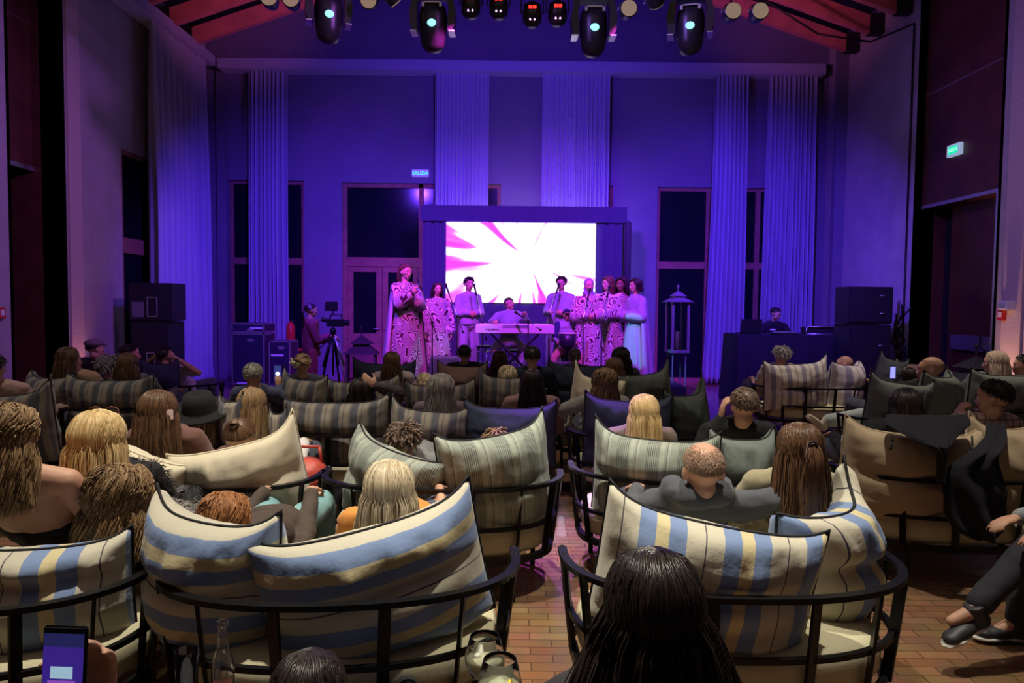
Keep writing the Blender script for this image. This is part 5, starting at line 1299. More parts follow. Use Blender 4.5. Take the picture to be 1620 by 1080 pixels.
# ---- fourth row and beyond
A4 = [
 ('woman with brown hair in profile at the far left', 110, 550, 7.2, LH('brown', length=.24, n=400), (.4, .24, .16), dict(hyaw=-.8)),
 ('person in a flat cap beyond the brown haired woman at left', 150, 537, 9.3, ('short', 'dark', dict(n=200, L=.02)), (.08, .05, .1), dict(cap='flat', hyaw=-.6)),
 ('person with pale patterned headscarf, far left group', 172, 564, 7.6, ('short', 'grey', dict(n=500, L=.06, wild=.8)), (.2, .18, .14), {}),
 ('person with a glossy dark brown bob above the cream and navy cushion', 202, 559, 7.3, LH('brown', length=.13, n=500), (.1, .08, .1), {}),
 ('person in profile behind the dark brown bob', 206, 544, 8.6, ('short', 'dark', dict(n=250, L=.03)), (.03, .02, .05), dict(hyaw=-1.0)),
 ('man with cropped grey hair filming with a phone', 400, 574, 6.6, ('short', 'grey', dict(n=500, L=.018, wild=.2)), (.06, .07, .14), dict(arms={'R': ((.24, .14, .70), (.15, .25, .79), ((0, .1, 1), (-.4, 1, 0), .5))})),
 ('woman with tied hair and a white flower clip', 478, 559, 7.4, ('tied', 'light', dict(node=(-.05, -.09, .05), bun=.03, n=300, tailn=60)), (.06, .06, .1), dict(hyaw=.3)),
 ('auburn haired woman in a pale ribbed sweater', 620, 557, 8.2, LH('brown', length=.2, n=400), (.5, .42, .44), {}),
 ('person with honey blonde hair leaning low before the striped cushion', 672, 589, 7.6, ('tied', 'ash', dict(node=(0, -.1, .03), tail=.1, n=300, tailn=60)), (.3, .2, .3), {}),
 ('person with a shaven head beneath the left wedge monitor', 735, 545, 9.0, ('short', 'dark', dict(n=300, L=.015, wild=.1)), BLACK, {}),
 ('person with smooth brown hair before the bar stool', 791, 555, 9.3, LH('brown', length=.1, n=300), (.12, .05, .1), {}),
 ('person with wavy blonde hair low at centre', 803, 579, 7.5, LH('ash', length=.08, n=300, curl=.01), (.4, .34, .4), {}),
 ('dark haired person in a dark coat in front of the pianist', 842, 547, 8.2, ('short', 'dark', dict(n=400, L=.02, wild=.1)), (.01, .02, .04), dict(s=1.1)),
 ('person with a shaven head before the right wedge monitor', 909, 550, 9.2, ('short', 'stubble', dict(n=300, L=.008, wild=.1)), (.04, .03, .1), {}),
 ('person under a dark veil leaning to the right, fifth row', 982, 551, 8.6, LH('dark', length=.3, n=500, vol=1.12, spread=2), (.03, .02, .04), {}),
 ('person with straight brown hair in front of the dark veil', 972, 566, 7.9, LH('brown', length=.14, n=400), (.06, .04, .05), {}),
 ('grey haired person on the white and lilac striped sofa', 1237, 548, 9.4, ('short', 'grey', dict(n=500, L=.05, wild=.5)), (.42, .36, .3), dict(hyaw=.3, sleeves='short')),
 ('shaven headed man looking left on the white and lilac striped sofa', 1336, 562, 9.45, ('bald', 'stubble', {'bald': 30, 'n': 200}), (.02, .02, .03), dict(hyaw=1.1, trousers=DENIM)),
 ('balding man in black with his arm over the sage cushion', 1473, 563, 6.95, ('bald', 'dark', {'bald': 40, 'n': 350}), BLACK, dict(hyaw=1.0, s=1.12, trousers=(.42, .5, .52), shoe_m=mat('cream_sneaker', (.62, .56, .45), .6), legs={'L': ((-.50, .16, .56), (-.93, .10, .50), (-.75, -.1, .55)), 'R': ((-.32, .42, .47), (-.55, .52, .1), (-.6, .7, 0))}, arms={'L': ((-.30, -.02, .84), (-.42, -.16, .87), ((-1, -.2, 0), (0, -.2, -1), .5))})),
 ('small dark haired person with a phone beside the balding man', 1436, 582, 7.4, LH('dark', length=.12, n=300), (.02, .02, .03), dict(s=.9, arms={'L': ((-.24, .12, .66), (-.25, .2, .80), ((0, 0, 1), (0, 1, 0), .5))})),
 ('woman with a blonde bob at the right edge', 1574, 556, 7.6, LH('ash', length=.15, n=450), (.12, .14, .13), dict(hyaw=.9)),
 ('man at the right edge resting his hand on the sage cushion', 1622, 560, 7.5, ('short', 'dark', dict(n=300, L=.02)), (.1, .1, .12), dict(hyaw=1.0, arms={'L': ((-.24, -.06, .86), (-.2, -.26, .92), ((-.3, -1, -.2), (0, -.2, -1), .4))})),
]
for lab, px, py, D, hr, sh, kw in A4:
    seated_person(lab, px, py, D, hr, sh, vox=.013, **kw)
seated_person('man leaning back with hands clasped behind his head at left', 262, 548, 8.7, ('short', 'dark', dict(n=300, L=.025)), (.5, .42, .5), hyaw=-.5, vox=.012, sleeves='short',
    arms={'R': ((.37, .04, .74), (.12, -.04, .93), ((-1, -.2, .2), (0, 1, 0), .5)), 'L': ((-.34, .05, .76), (-.12, -.05, .92), ((1, -.2, .2), (0, 1, 0), .5))})
# person off the right edge whose crossed leg shows
seated_person('person off the right edge with a crossed leg and striped sneaker', 1880, 640, 3.3, ('short', 'dark', dict(n=200, L=.03)), (.28, .3, .32), (.025, .025, .035), yaw=PI/2,
    legs={'L': ((.02, .60, .58), (-.10, .98, .27), (-.25, .9, -.35)), 'R': ((.16, .52, .46), (.18, .60, .1))})
# person with the phone, off the lower left corner
pp = P(102, 1045, 1.17)
e, Mh, J = seated_person('person off the lower left corner holding up a phone', -560, 900, .95, ('short', 'dark', dict(n=200, L=.03)), BLACK, face=False, vox=.007,
    arms={'R': ((pp.x-P(-560, 900, .95).x-.16, .12, .76), (pp.x-P(-560, 900, .95).x+.01, .285, .90), ((.05, -.02, 1), (0, -1, 0), .5))})
# ================================================================== standing people
def standing(label, px, py, D, z0, hair, kind='gown', mat_=None, yaw=PI, hyaw=0, htilt=0, hpitch=0, skin=None, arms=None, scarf=None, lower=None, width=1.0, sleeves='wide', group='performers on the stage', trousers=None, lean=0, cape=None, vox=.009, shoes=True):
    rnd = random.Random(int(px*3+py)); p = P(px, py, D); Ht = p.z-z0; s = Ht/1.74
    e = empty('person', (p.x, D, z0), yaw, label, 'person', group); skin = skin or M_skin
    hc = V(0, lean, Ht-.118*min(s, 1.05)); hs = min(s, 1.05)
    neck = hc+V(0, -.02-lean*.3, -.13)*hs; pelv = V(0, -lean*.2, .93*s); chest = V(0, lean*.5, 1.25*s)
    shc = neck+V(0, -.0, -.065*s); Mh = Matrix.Translation(hc) @ Matrix.Rotation(hyaw, 4, 'Z') @ Matrix.Rotation(htilt, 4, 'Y') @ Matrix.Rotation(hpitch, 4, 'X') @ Matrix.Scale(hs, 4)
    J = {}
    for sd, nm in ((-1, 'L'), (1, 'R')):
        S = shc+V(sd*.17*s*width, 0, -.045); el = S+V(sd*.06, .02, -.28*s); wr = el+V(-sd*.12, .18, -.02); hd = (V(-sd*1, .25, 0), V(0, -1, 0), .6)
        if arms and nm in arms:
            a = arms[nm]; el = S+Vector(a[0])*s; wr = el+Vector(a[1])*s; hd = a[2] if len(a) > 2 else hd
        J[nm] = (S, el, wr, hd)
    bm = bmesh.new(); head_shapes(bm, Mh, 1.0 if kind == 'gown' else 1.12)
    limb(bm, [hc+V(0, -.02, -.07)*hs, neck, shc], [.05*s, .05*s, .07*s], 14)
    ell(bm, chest, (.15*s*width, .11*s, .2*s), None, 16, 10); ell(bm, pelv, (.16*s*width, .12*s, .14*s), None, 16, 10); ell(bm, pelv.lerp(chest, .5), (.13*s*width, .1*s, .18*s), None, 16, 10)
    limb(bm, [J['L'][0], shc, J['R'][0]], [.055*s, .06*s, .055*s], 12)
    for nm, sg in (('L', 1), ('R', -1)):
        S, el, wr, hd = J[nm]; limb(bm, [S, el, el.lerp(wr, .35), wr], [.052*s, .038*s, .037*s, .025*s], 10); hand(bm, wr, hd[0], hd[1], sg, hd[2], s)
        sd = -1 if nm == 'L' else 1
        limb(bm, [pelv+V(sd*.09, 0, 0), V(sd*.1, .01, .5*s), V(sd*.1, -.02, .34*s), V(sd*.1, 0, .09)], [.085*s, .058*s, .055*s, .035*s], 10)
        limb(bm, [V(sd*.1, 0, .09), V(sd*.1, .1, .04)], [.035, .028], 8)
    link('body', bake(bm, vox, 3), skin, e); face_parts(e, Mh)
    sdn = {'L': -1, 'R': 1}
    if shoes:
        for sd in (-1, 1): shoe(e, (sd*.1, 0, .075), (0, 1, 0), sole=False)
    if kind == 'gown':
        bm = bmesh.new(); z_hem = .04
        prof = [(1.0, .075, .07), (.97, .15, .085), (.93, .2, .105), (.8, .2, .13), (.65, .2, .14), (.45, .23, .16), (.2, .265, .19), (0, .29, .215)]
        zt = (shc.z+.045)
        def g(i, j):
            v = 1-j/40
            for (a, x0, y0), (b, x1, y1) in zip(prof, prof[1:]):
                if b <= v <= a: t = (a-v)/(a-b); rx = x0+(x1-x0)*t; ry = y0+(y1-y0)*t; break
            th = 2*PI*i/72; fo_ = 1+.075*(1-v)*math.sin(9*th+3*math.sin(2*th)+v*2)
            c = V(0, lean*.4*v, 0)
            return (c.x+rx*s*width*fo_*math.cos(th), c.y+ry*s*fo_*math.sin(th), z_hem+(zt-z_hem)*v)
        vs, fs = grid_mesh(g, 72, 41, True); bvs = [bm.verts.new(v) for v in vs]
        for f in fs: bm.faces.new([bvs[i] for i in f])
        bm.faces.new(bvs[:72]); bm.faces.new(bvs[-72:][::-1])
        for nm in 'LR':
            S, el, wr, hd = J[nm]; w = el.lerp(wr, .85)
            if sleeves == 'wide': limb(bm, [S, S.lerp(el, .5), el, w], [.075*s, .085*s, .1*s, .085*s], 12)
            else: limb(bm, [S, S.lerp(el, .5), el, w], [.066*s, .062*s, .055*s, .042*s], 12)
        link('gown', bake(bm, .012, 2, amp=.008, sc=7, zscale=.5), mat_, e)
    else:
        bm = bmesh.new(); zb = (lower if lower is not None else .95)*s
        R = None
        zt = shc.z+.05
        def g(i, j):
            v = 1-j/30; z = zb+(zt-zb)*v; q = (z/s-.95)/.5
            rx = .2 if v > .85 else (.185 if zb > .5 else .21+.05*(1-v)); rx = rx*(1 if v < .9 else 1-(v-.9)/.1*.55); ry = .13+.02*(1-v)
            th = 2*PI*i/56; fo_ = 1+.05*(1-v)*math.sin(8*th+2*math.sin(3*th))
            return (rx*s*width*fo_*math.cos(th), lean*.6*v+ry*s*fo_*math.sin(th), z)
        vs, fs = grid_mesh(g, 56, 31, True); bvs = [bm.verts.new(v) for v in vs]
        for f in fs: bm.faces.new([bvs[i] for i in f])
        bm.faces.new(bvs[:56]); bm.faces.new(bvs[-56:][::-1])
        limb(bm, [J['L'][0], shc, J['R'][0]], [.066*s, .07*s, .066*s], 12)
        for nm in 'LR':
            S, el, wr, hd = J[nm]
            if sleeves == 'short': limb(bm, [S, S.lerp(el, .6)], [.068*s, .065*s], 12)
            else: limb(bm, [S, S.lerp(el, .5), el, el.lerp(wr, .9)], [.07*s, .068*s, .06*s, .05*s], 12)
        link('shirt' if zb > .6 else 'robe', bake(bm, .012, 2, amp=.01, sc=8), mat_, e)
        if zb > .3:
            bm = bmesh.new(); ell(bm, pelv, (.175*s*width, .135*s, .13*s))
            for sd in (-1, 1): limb(bm, [pelv+V(sd*.09, 0, 0), V(sd*.11, .01, .5*s), V(sd*.12, 0, .08)], [.1*s, .09*s, .085*s], 12)
            link('trousers', bake(bm, .013, 2, amp=.01, sc=7, zscale=.4), trousers or mat_, e)
    if cape:
        bm = bmesh.new()
        def g(i, j):
            a = -PI*.5+(i/40-.5)*PI*1.15; v = 1-j/36; z = .06+(shc.z+.045-.06)*v
            r = (.22+.16*(1-v)); r = r if v < .93 else r*(.55+.45*(1-v)/.07)
            th = a; fo_ = 1+.06*(1-v)*math.sin(14*i/40*2)
            return (r*fo_*math.cos(th)*width*s, (r*.8*fo_*math.sin(th))*s, z)
        v1, f1 = grid_mesh(g, 41, 37); k = len(v1); v2 = [(x*.96, y*.96, z-.002) for x, y, z in v1]
        fs = f1+[tuple(k+i for i in reversed(q)) for q in f2_(41, 37)]
        me = bpy.data.meshes.new('cape'); me.from_pydata(v1+v2, [], fs); link('cape', me, cape, e, True)
    if scarf:
        bm = bmesh.new(); 
        R3 = Mh.to_3x3(); ell(bm, Mh @ V(0, -.035, .045), (.09, .098, .088), R3); ell(bm, Mh @ V(0, -.045, -.05), (.088, .066, .08), R3); ell(bm, Mh @ V(0, -.03, -.13), (.11, .085, .07), R3)
        o = link('headscarf', bake(bm, .01, 2, amp=.006, sc=14), scarf, e)
    make_hair(e, Mh, hair, rnd)
    return e, Mh, J
def f2_(nu, nv): return grid_mesh(lambda i, j: (0, 0, 0), nu, nv)[1]
M_pink = mat('plain_rose_silk', (.62, .5, .6), .7, bump=.15, bscale=12); M_mauve = mat('plain_mauve_silk', (.36, .3, .42), .7, bump=.15, bscale=12); M_suit = mat('pale_grey_suiting', (.3, .29, .36), .8, bump=.2, bscale=30)
held = {'R': ((.04, .12, -.26), (-.14, .13, .14), (V(-.4, .2, .6), V(-1, 0, 0), 1.1)), 'L': ((-.06, .06, -.27), (.2, .16, .06), (V(1, .1, 0), V(0, -.4, 1), .4))}
clasp = {'R': ((.06, .05, -.28), (-.17, .16, .02), (V(-1, .1, -.1), V(0, -1, 0), .6)), 'L': ((-.06, .05, -.28), (.17, .16, .02), (V(1, .1, -.1), V(0, -1, 0), .6))}
down = {'R': ((.06, .02, -.29), (.01, .06, -.25), (V(0, .1, -1), V(-1, 0, 0), .4)), 'L': ((-.06, .02, -.29), (-.01, .06, -.25), (V(0, .1, -1), V(1, 0, 0), .4))}
# performers, left to right
standing('tallest singer with a high ponytail and plain train over a zebra print gown', 642, 418, 11.75, SZ+.06, ('tied', 'brown', dict(node=(.02, -.09, .1), tail=.35, n=300, tailn=120)), 'gown', M_zebra, yaw=PI+.75, arms={'R': ((.02, .14, -.24), (-.12, .16, .17), (V(-.3, .2, .7), V(-1, 0, 0), 1.1)), 'L': ((-.06, .08, -.26), (.2, .14, .04), (V(1, .1, 0), V(0, -.4, 1), .4))}, width=1.05, cape=M_pink)
standing('singer with long dark hair and a zebra print gown, second from the left', 692, 447, 12.4, SZ, LH('dark', length=.22, n=350), 'gown', M_zebra, yaw=PI+.35, arms=down, width=1.0)
standing('singing man with an open dark collar and hands clasped, left of the piano', 742, 438, 12.7, SZ, ('short', 'dark', dict(n=400, L=.035, wild=.3)), 'suit', M_suit, yaw=PI+.45, arms=clasp, lower=.92, width=1.0)
standing('singing man in a long buttoned robe right of the piano', 888, 437, 12.9, SZ, ('short', 'dark', dict(n=400, L=.035, wild=.3)), 'suit', M_suit, yaw=PI-.3, arms={'R': ((.07, .06, -.27), (-.1, .2, .02), (V(-.6, .8, .1), V(0, 0, -1), .7)), 'L': ((-.06, .05, -.28), (.14, .18, .03), (V(1, .1, 0), V(0, -1, 0), .6))}, lower=.08, width=1.04)
standing('singer with a pale headscarf and zebra print gown nearest the right microphones', 932, 441, 12.4, SZ, None, 'gown', M_zebra, yaw=PI+.1, arms=clasp, scarf=mat('scarf_lilac', (.25, .2, .38), .8), width=1.08)
standing('singer with long brown hair in profile behind the last microphone', 962, 438, 12.9, SZ, LH('brown', length=.3, n=450, vol=1.06), 'gown', M_zebra, yaw=PI-.1, hyaw=-.9, arms=clasp)
standing('smiling singer with long black hair and deep skin in zebra print', 983, 439, 12.6, SZ, LH('dark', length=.2, n=400, vol=1.08), 'gown', M_zebra, yaw=PI, hyaw=-.6, arms=clasp, skin=M_skind)
standing('singer with a short dark bob and a plain long cape, rightmost on the stage', 1005, 441, 12.25, SZ, LH('dark', length=.09, n=400, vol=1.08), 'gown', M_mauve, yaw=2.02, arms=clasp, width=1.0, cape=M_mauve)
standing('camera operator in a maroon sweater behind the tripod', 492, 480, 11.3, 0, ('tied', 'dark', dict(node=(0, -.1, .0), tail=.3, n=300, tailn=120)), 'suit', mat('maroon_knit', (.24, .04, .07), .85, bump=.3), yaw=-1.2, hyaw=.25, group=None, arms={'R': ((.03, .1, -.27), (-.06, .25, .03), (V(-.1, 1, 0), V(0, 0, -1), .7)), 'L': ((-.05, .12, -.25), (.0, .25, .05), (V(.1, 1, 0), V(0, 0, -1), .7))}, lower=.86, trousers=mat('red_trousers', (.4, .05, .06), .8))
standing('sound technician in a black t-shirt leaning over the mixing desk', 1222, 486, 12.95, 0, ('short', 'dark', dict(n=400, L=.02)), 'suit', cloth((.008, .008, .014)), yaw=PI, hyaw=.9, hpitch=-.35, group=None, lean=.16, sleeves='short', lower=.9, width=1.15,
    arms={'R': ((.14, .1, -.25), (.02, .22, -.1), (V(-.2, 1, -.1), V(0, 0, -1), .3)), 'L': ((-.14, .1, -.25), (.05, .22, -.1), (V(.2, 1, -.1), V(0, 0, -1), .3))}, trousers=cloth(BLACK))
o = obj('shirt_print', bx(-.045, .045, -.004, .004, -.012, .012), M_white); o.parent = [x for x in COL.objects if x.name.startswith('person') and x.get('label', '').startswith('sound technician')][0]; o.location = (.08, .275, 1.2)
def seated_stage(label, px, py, D, hair, shirt, seat, arms, legs, hyaw=0, htilt=0, s=1.0, yaw=PI, trousers=(.4, .38, .45), cap=None, base=SZ, extra=None):
    e, Mh, J = seated_person(label, px, py, D, hair, shirt, trousers, yaw=yaw, hyaw=hyaw, htilt=htilt, arms=arms, s=s, seat=seat+base, legs=legs, vox=.009, group='performers on the stage', cap=cap, extra=extra)
    return e, Mh, J
seated_stage('man in a pale open collar tunic leaning his head at the white piano', 806, 470, 12.62, ('short', 'dark', dict(n=350, L=.012, wild=.1)), M_suit, .56,
    {'R': ((.3, .16, 1.28), (.22, .42, 1.31), ((0, 1, -.1), (0, 0, -1), .5)), 'L': ((-.3, .16, 1.3), (-.24, .36, 1.42), ((0, .6, .3), (0, 1, -1), .5))},
    {'L': ((-.24, .3, .86), (-.22, .34, .42)), 'R': ((.24, .3, .86), (.22, .3, .42))}, htilt=.38, s=1.02, extra='collar')
e, Mh, J = seated_stage('boy in a dark cap and two-tone raglan shirt drumming', 897, 489, 12.5, ('short', 'dark', dict(n=200, L=.02)), M_suit, .34,
    {'R': ((.22, .06, 1.0), (.14, .24, .98), ((-.3, 1, -.2), (0, 0, -1), .4)), 'L': ((-.22, .06, 1.0), (-.14, .24, .98), ((.3, 1, -.2), (0, 0, -1), .4))},
    {'L': ((-.22, .24, .72), (-.24, .26, .4)), 'R': ((.22, .24, .72), (.24, .26, .4))}, s=.86, trousers=(.6, .25, .2))
bm = bmesh.new(); cap_hair(e, Mh, cloth((.01, .015, .05)), 1.1, 88, 66, name='cap'); ell(bm, Mh @ V(0, .13, .045), (.06, .055, .008), Mh.to_3x3()); obj('cap_peak', bm, cloth((.01, .015, .05)), e, True)
for nm in 'LR':
    S, el, wr, hd = J[nm]; bm = bmesh.new(); limb(bm, [S, el.lerp(S, .2)], [.068, .06]); link('raglan_sleeve', bake(bm, .012, 2), cloth((.02, .03, .1)), e)

# ================================================================== small things around the seats
# sunglasses on the golden blonde head
def on_head(x): return [o for o in COL.objects if o.get('label', '').startswith(x)][0]
p = P(158, 658, 3.2)
e = empty('sunglasses', (p.x, 3.2, p.z+.012), .1, 'sunglasses pushed up on the golden blonde hair', 'sunglasses')
bm = bmesh.new()
for s in (-1, 1): tube(bm, [(s*.035+.03*math.cos(t), .035, .0+.024*math.sin(t)) for t in np.linspace(0, 2*PI, 13)], .003, 6)
tube(bm, [(-.065, .035, 0), (-.08, -.02, -.01), (-.085, -.08, -.03)], .003, 6); tube(bm, [(.065, .035, 0), (.08, -.02, -.01), (.085, -.08, -.03)], .003, 6)
obj('frame', bm, mat('tortoise_frame', (.15, .05, .03), .3), e, True)
bm = bmesh.new()
for s in (-1, 1): ell(bm, (s*.035, .035, 0), (.028, .003, .022))
obj('lenses', bm, M_blkp, e, True)
# flower clip
p = P(467, 573, 7.3)
e = empty('flower_clip', (p.x, 7.29, p.z), 0, 'white flower hair clip on the tied hair at left', 'hair clip')
bm = bmesh.new(); rr = random.Random(2)
for k in range(22):
    a = rr.uniform(0, 6.28); b = rr.uniform(0, 1.3); r = .045; c = V(r*math.sin(b)*math.cos(a), -r*math.cos(b)*.7, r*math.sin(b)*math.sin(a)); ell(bm, c, (.016, .009, .016), frame_to(c).to_3x3(), 8, 6)
obj('petals', bm, mat('petal_white', (.75, .68, .5), .7), e, True)
p = P(268, 655, 4.3)
e = empty('hair_clip', (p.x+.01, 4.28, p.z), .4, 'pale triangular hair clip on the chestnut hair', 'hair clip'); obj('clip', bx(-.02, .02, -.006, .006, -.03, .03, .004), mat('clip_pink', (.8, .6, .6), .4), e)
# audience phone
def phone(p, yaw, tilt, label, M_scrn, w=.074, h=.155):
    e = empty('phone', p, yaw, label, 'phone'); e.rotation_euler = (tilt, 0, yaw)
    obj('body', bx(-w/2, w/2, -.004, .004, -h/2, h/2, .003), M_blkp, e)
    return e
def glow(name, c, s): return mat(name, (0, 0, 0), .3, emit=c, es=s)
p = P(433, 592, 6.75); e = phone((p.x, 6.87, p.z), 0, 0, 'phone held by the grey haired man filming the stage', None, .075, .15)
obj('screen', bx(-.034, .034, -.0055, -.004, -.07, .07), glow('phone_dark_blue', (.05, .06, .3), .7), e)
bm = bmesh.new(); ell(bm, (0, -.006, -.005), (.022, .002, .018)); obj('screen_highlight', bm, glow('phone_white', (.8, .8, 1), 1.5), e, True)
p = P(1412, 589, 7.64); e = phone((p.x, 7.64, p.z), .2, 0, 'glowing phone of the small person beside the balding man', None, .07, .14)
obj('screen', bx(-.03, .03, -.0055, -.004, -.06, .06), glow('phone_blue', (.3, .3, 1), 1.3), e)
# big phone at lower left
p = P(102, 1066, 1.17)
e = phone((p.x, 1.17, p.z), -.05, -.1, 'black phone at the lower left filming the stage', None, .074, .155)
def scr(nm, x0, x1, z0, z1, c, s, y=-.0046): obj(nm, bx(x0, x1, y-.0004, y, z0, z1), glow('g_'+nm, c, s), e)
scr('screen', -.0335, .0335, -.072, .066, (.03, .03, .16), .5)
scr('picture', -.0335, .0335, -.03, .045, (.07, .03, .4), .5, -.0052); scr('picture_screen', -.02, .017, -.005, .014, (.4, .6, .75), .75, -.0058)
scr('picture_stage', -.024, .022, -.02, -.008, (.28, .08, .5), .8, -.0058); scr('picture_crowd', -.0335, .0335, -.06, -.03, (.03, .03, .07), .5, -.0058)
# small tables with drinks
def side_table(x, y, z, label, r=.24):
    e = empty('side_table', (x, y, 0), 0, label, 'table')
    bm = bmesh.new(); lathe(bm, [(r-.01, z-.02), (r, z-.015), (r, z-.003), (r-.006, z)], 40); obj('table_top', bm, M_blk, e, True)
    bm = bmesh.new(); cone(bm, (0, 0, .02), (0, 0, z-.02), .018, .018, 14); obj('pedestal', bm, M_frame, e, True)
    bm = bmesh.new(); lathe(bm, [(.16, 0), (.16, .012), (.03, .025)], 30); obj('base', bm, M_frame, e, True)
TZ1 = .50
side_table(-.80, 1.88, TZ1, 'small dark round table at the bottom left holding a bottle and a tumbler', .16)
side_table(-.02, 1.78, TZ1, 'small dark round table at the bottom centre holding two balloon glasses', .16)
p = P(295, 1028, 1.88); zt_ = p.z
e = empty('tumbler', (p.x, 1.88, TZ1+.0005), 0, 'tall straight empty glass beside the bottle', 'glass'); h = zt_-TZ1
bm = bmesh.new(); lathe(bm, [(.025, 0), (.029, h), (.0275, h), (.0235, .012), (.001, .012)], 32, cap=True); obj('bowl', bm, M_glass, e, True)
p = P(352, 982, 1.9)
e = empty('bottle', (p.x, 1.9, TZ1+.0005), 0, 'clear glass water bottle without a cap on the left table', 'bottle'); h = p.z-TZ1; q = h/.27
bm = bmesh.new(); lathe(bm, [(.026, 0), (.029, .01), (.029, .13*q), (.026, .16*q), (.013, .21*q), (.0115, .255*q), (.0145, .258*q), (.0145, h), (.0115, h), (.0095, .25*q), (.011, .208*q), (.0235, .157*q), (.0262, .13*q), (.0262, .014), (.001, .012)], 32); obj('glass_body', bm, M_glass, e, True)
bm = bmesh.new(); lathe(bm, [(.0255, .0145), (.0258, .07*q)], 32); obj('water', bm, mat('sparkling_water', (.95, 1, .95), .02, trans=1, ior=1.33), e, True)
bm = bmesh.new(); a0 = -2.2
vs = []; 
for j in range(2):
    for i in range(14): t = a0+i*.13; vs.append((.0296*math.cos(t), .0296*math.sin(t), .085*q+j*.035*q))
fs = [(i, i+1, 15+i, 14+i) for i in range(13)]; me = bpy.data.meshes.new('label'); me.from_pydata(vs, [], fs); link('paper_label', me, mat('label_pink', (.6, .22, .2), .6), e)
e = empty('crumpled_napkin', (P(335, 1075, 1.8).x, 1.8, TZ1+.0005), .3, 'crumpled white napkin beside the bottle', 'napkin')
bm = bmesh.new(); bmesh.ops.create_icosphere(bm, subdivisions=4, radius=1)
for v in bm.verts:
    r = 1+.5*noise.noise(v.co*1.7)+.25*noise.noise(v.co*4); v.co = V(v.co.x*.045*r, v.co.y*.035*r, max(0, v.co.z*.03*r+.022))
obj('napkin', bm, mat('paper_white', (.75, .74, .7), .9), e, False)
def balloon(px, py, Y, label, lemon=False):
    p = P(px, py, Y); h = p.z-TZ1; e = empty('balloon_glass', (p.x, Y, TZ1+.0005), 0, label, 'glass', None)
    hb = .115; z0 = h-hb
    out = [(.034, 0), (.034, .003), (.006, .008), (.005, z0-.004), (.012, z0), (.036, z0+.015), (.05, z0+.045), (.051, z0+.06), (.045, z0+.09), (.038, h)]
    inn = [(.0368, h), (.0437, z0+.09), (.0495, z0+.06), (.0485, z0+.045), (.0345, z0+.017), (.012, z0+.004), (.0008, z0+.003)]
    bm = bmesh.new(); lathe(bm, out+inn, 36); obj('bowl', bm, M_glass, e, True)
    bm = bmesh.new(); lathe(bm, [(.01, z0+.006), (.033, z0+.018), (.0475, z0+.045), (.048, z0+.06)], 32); obj('drink', bm, mat('tonic', (.8, .82, .55), .05, trans=.5, ior=1.2), e, True)
    rr = random.Random(int(px))
    for k in range(9):
        bm = bmesh.new(); M = Matrix.Translation((rr.uniform(-.025, .025), rr.uniform(-.025, .025), z0+.035+rr.uniform(-.008, .03))) @ Matrix.Rotation(rr.uniform(0, 3), 4, 'X') @ Matrix.Rotation(rr.uniform(0, 3), 4, 'Z')
        box(bm, -.009, .009, -.009, .009, -.009, .009, M, .003); obj('ice_cube', bm, mat('ice', (.85, .86, .7), .25, trans=.3, ior=1.31), e, True)
    if lemon:
        bm = bmesh.new(); lathe(bm, [(.022, -.003), (.022, .003)], 24, Matrix.Translation((.03, -.012, z0+.05)) @ Matrix.Rotation(1.2, 4, 'Y')); obj('lemon_slice', bm, mat('lemon', (.75, .55, .03), .5), e)
balloon(767, 1006, 1.86, 'balloon glass of iced clear drink, the one farther back')
balloon(791, 1042, 1.66, 'balloon glass with a lemon slice, the one nearest the camera', True)
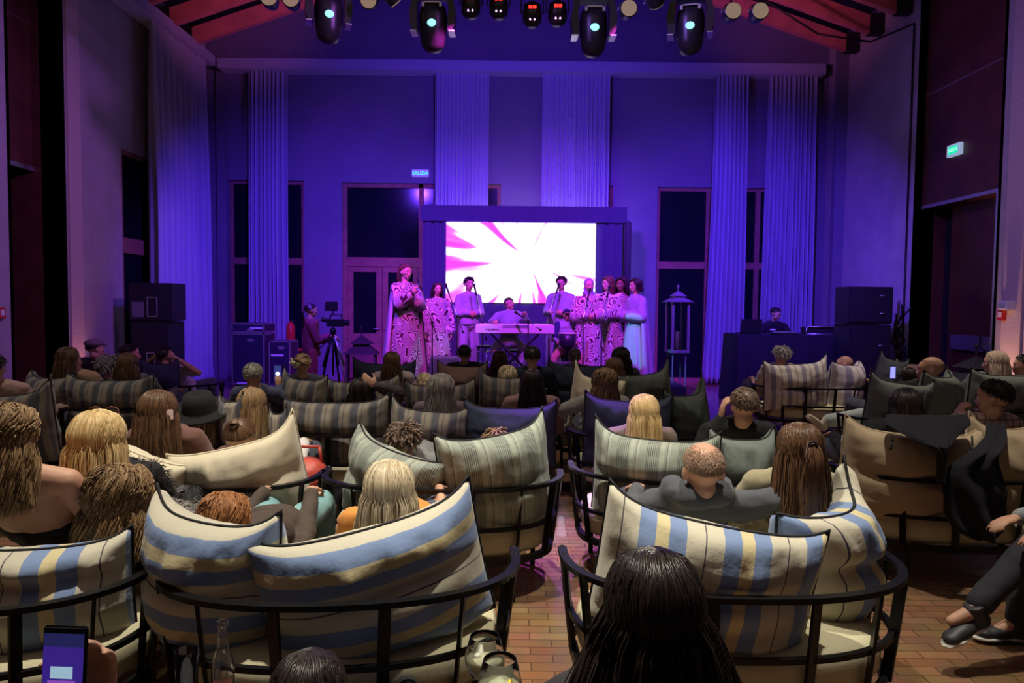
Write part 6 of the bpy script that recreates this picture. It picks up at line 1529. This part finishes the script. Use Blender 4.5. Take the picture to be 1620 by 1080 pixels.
# black jacket over the beige cushions
def jacket():
    Y0 = 4.22; e = empty('jacket', (P(1470, 700, Y0).x, Y0, 0), 0, 'black jacket hung over the beige cushions with its drawstrings dangling', 'jacket'); O = e.location
    def cloth_piece(name, rows, yf, amp):
        py0, py1 = rows[0][0], rows[-1][0]
        def f(s):
            def g(i, j):
                py = py0+(py1-py0)*j/44; k = max(k_ for k_ in range(len(rows)-1) if rows[k_][0] <= py+1e-6); a, b = rows[k], rows[k+1]; q = (py-a[0])/(b[0]-a[0])
                l = a[1]+(b[1]-a[1])*q; r = a[2]+(b[2]-a[2])*q; u = i/39; yy = yf((py-py0)/(py1-py0))
                p = P(l+(r-l)*u, py, yy); edge = math.sin(PI*u)**.5
                return (p.x-O.x, yy-O.y-.05*math.sin(PI*u)+amp*math.sin(u*13+3*math.sin(py*.02))*edge+.02*noise.noise((u*5, py*.03, 2))+s*(.004+.012*edge), p.z-O.z)
            return g
        nu, nv = 40, 45; v1, f1 = grid_mesh(f(-1), nu, nv); v2, f2 = grid_mesh(f(1), nu, nv); k = len(v1); fs = f1+[tuple(k+i for i in reversed(q)) for q in f2]
        for i in range(nu-1): fs += [(i, k+i, k+i+1, i+1), ((nv-1)*nu+i, (nv-1)*nu+i+1, k+(nv-1)*nu+i+1, k+(nv-1)*nu+i)]
        for j in range(nv-1): fs += [(j*nu, (j+1)*nu, k+(j+1)*nu, k+j*nu), (j*nu+nu-1, k+j*nu+nu-1, k+(j+1)*nu+nu-1, (j+1)*nu+nu-1)]
        me = bpy.data.meshes.new(name); me.from_pydata(v1+v2, [], fs); link(name, me, mat('jet_black_cloth', (.006, .006, .01), .95), e, True)
    cloth_piece('hood', [(655, 1406, 1526), (664, 1399, 1534), (672, 1402, 1536), (685, 1425, 1522), (700, 1456, 1506), (712, 1476, 1492), (722, 1482, 1489), (762, 1484, 1487)], lambda t: 4.24-.26*min(1, t*2.2), .012)
    cloth_piece('jacket_body', [(668, 1560, 1590), (690, 1560, 1592), (712, 1538, 1584), (722, 1522, 1580), (735, 1504, 1580), (750, 1492, 1586), (775, 1490, 1592), (810, 1494, 1592), (838, 1508, 1590), (852, 1536, 1575)], lambda t: 4.30-.33*min(1, t*4), .02)
    for px, a, b in ((1409, 690, 708), (1535, 690, 716), (1487, 720, 762)):
        bm = bmesh.new(); A = P(px+3, a, 3.98)-O; B = P(px, b, 3.98)-O; tube(bm, [A, A.lerp(B, .5)+V(.006, 0, 0), B], .005, 6); ell(bm, B, (.009, .009, .014)); obj('drawstring', bm, M_pipe, e, True)
jacket()
p = P(500, 790, 4.9)
e = empty('red_bag', (p.x, 4.75, 0), 0, 'red rounded bag on a low stool beside the cream cushion sofa', 'bag')
bm = bmesh.new(); ell(bm, (0, 0, .46), (.12, .14, .13), None, 24, 16); link('bag_body', bake(bm, .012, 2, amp=.01, sc=9), mat('red_leather', (.5, .07, .05), .5), e)
bm = bmesh.new(); tube(bm, [(-.08, 0, .56), (-.06, 0, .66), (.06, 0, .66), (.08, 0, .56)], .01); obj('handle', bm, mat('red_leather', (.5, .07, .05), .5), e, True)
bm = bmesh.new(); box(bm, -.2, .2, -.2, .2, .3, .34, bev=.01)
for sx in (-1, 1):
    for sy in (-1, 1): box(bm, sx*.17-.012, sx*.17+.012, sy*.17-.012, sy*.17+.012, 0, .3)
s = obj('low_stool', bm, M_frame); s.location = (p.x, 4.75, 0); tag(s, 'low black stool under the red bag', 'stool')
side_table(.56, 6.4, .5, 'small dark side table farther up the aisle', .16)
# sneakers seen under the lilac sofa

bpy.data.scenes.remove(BS)
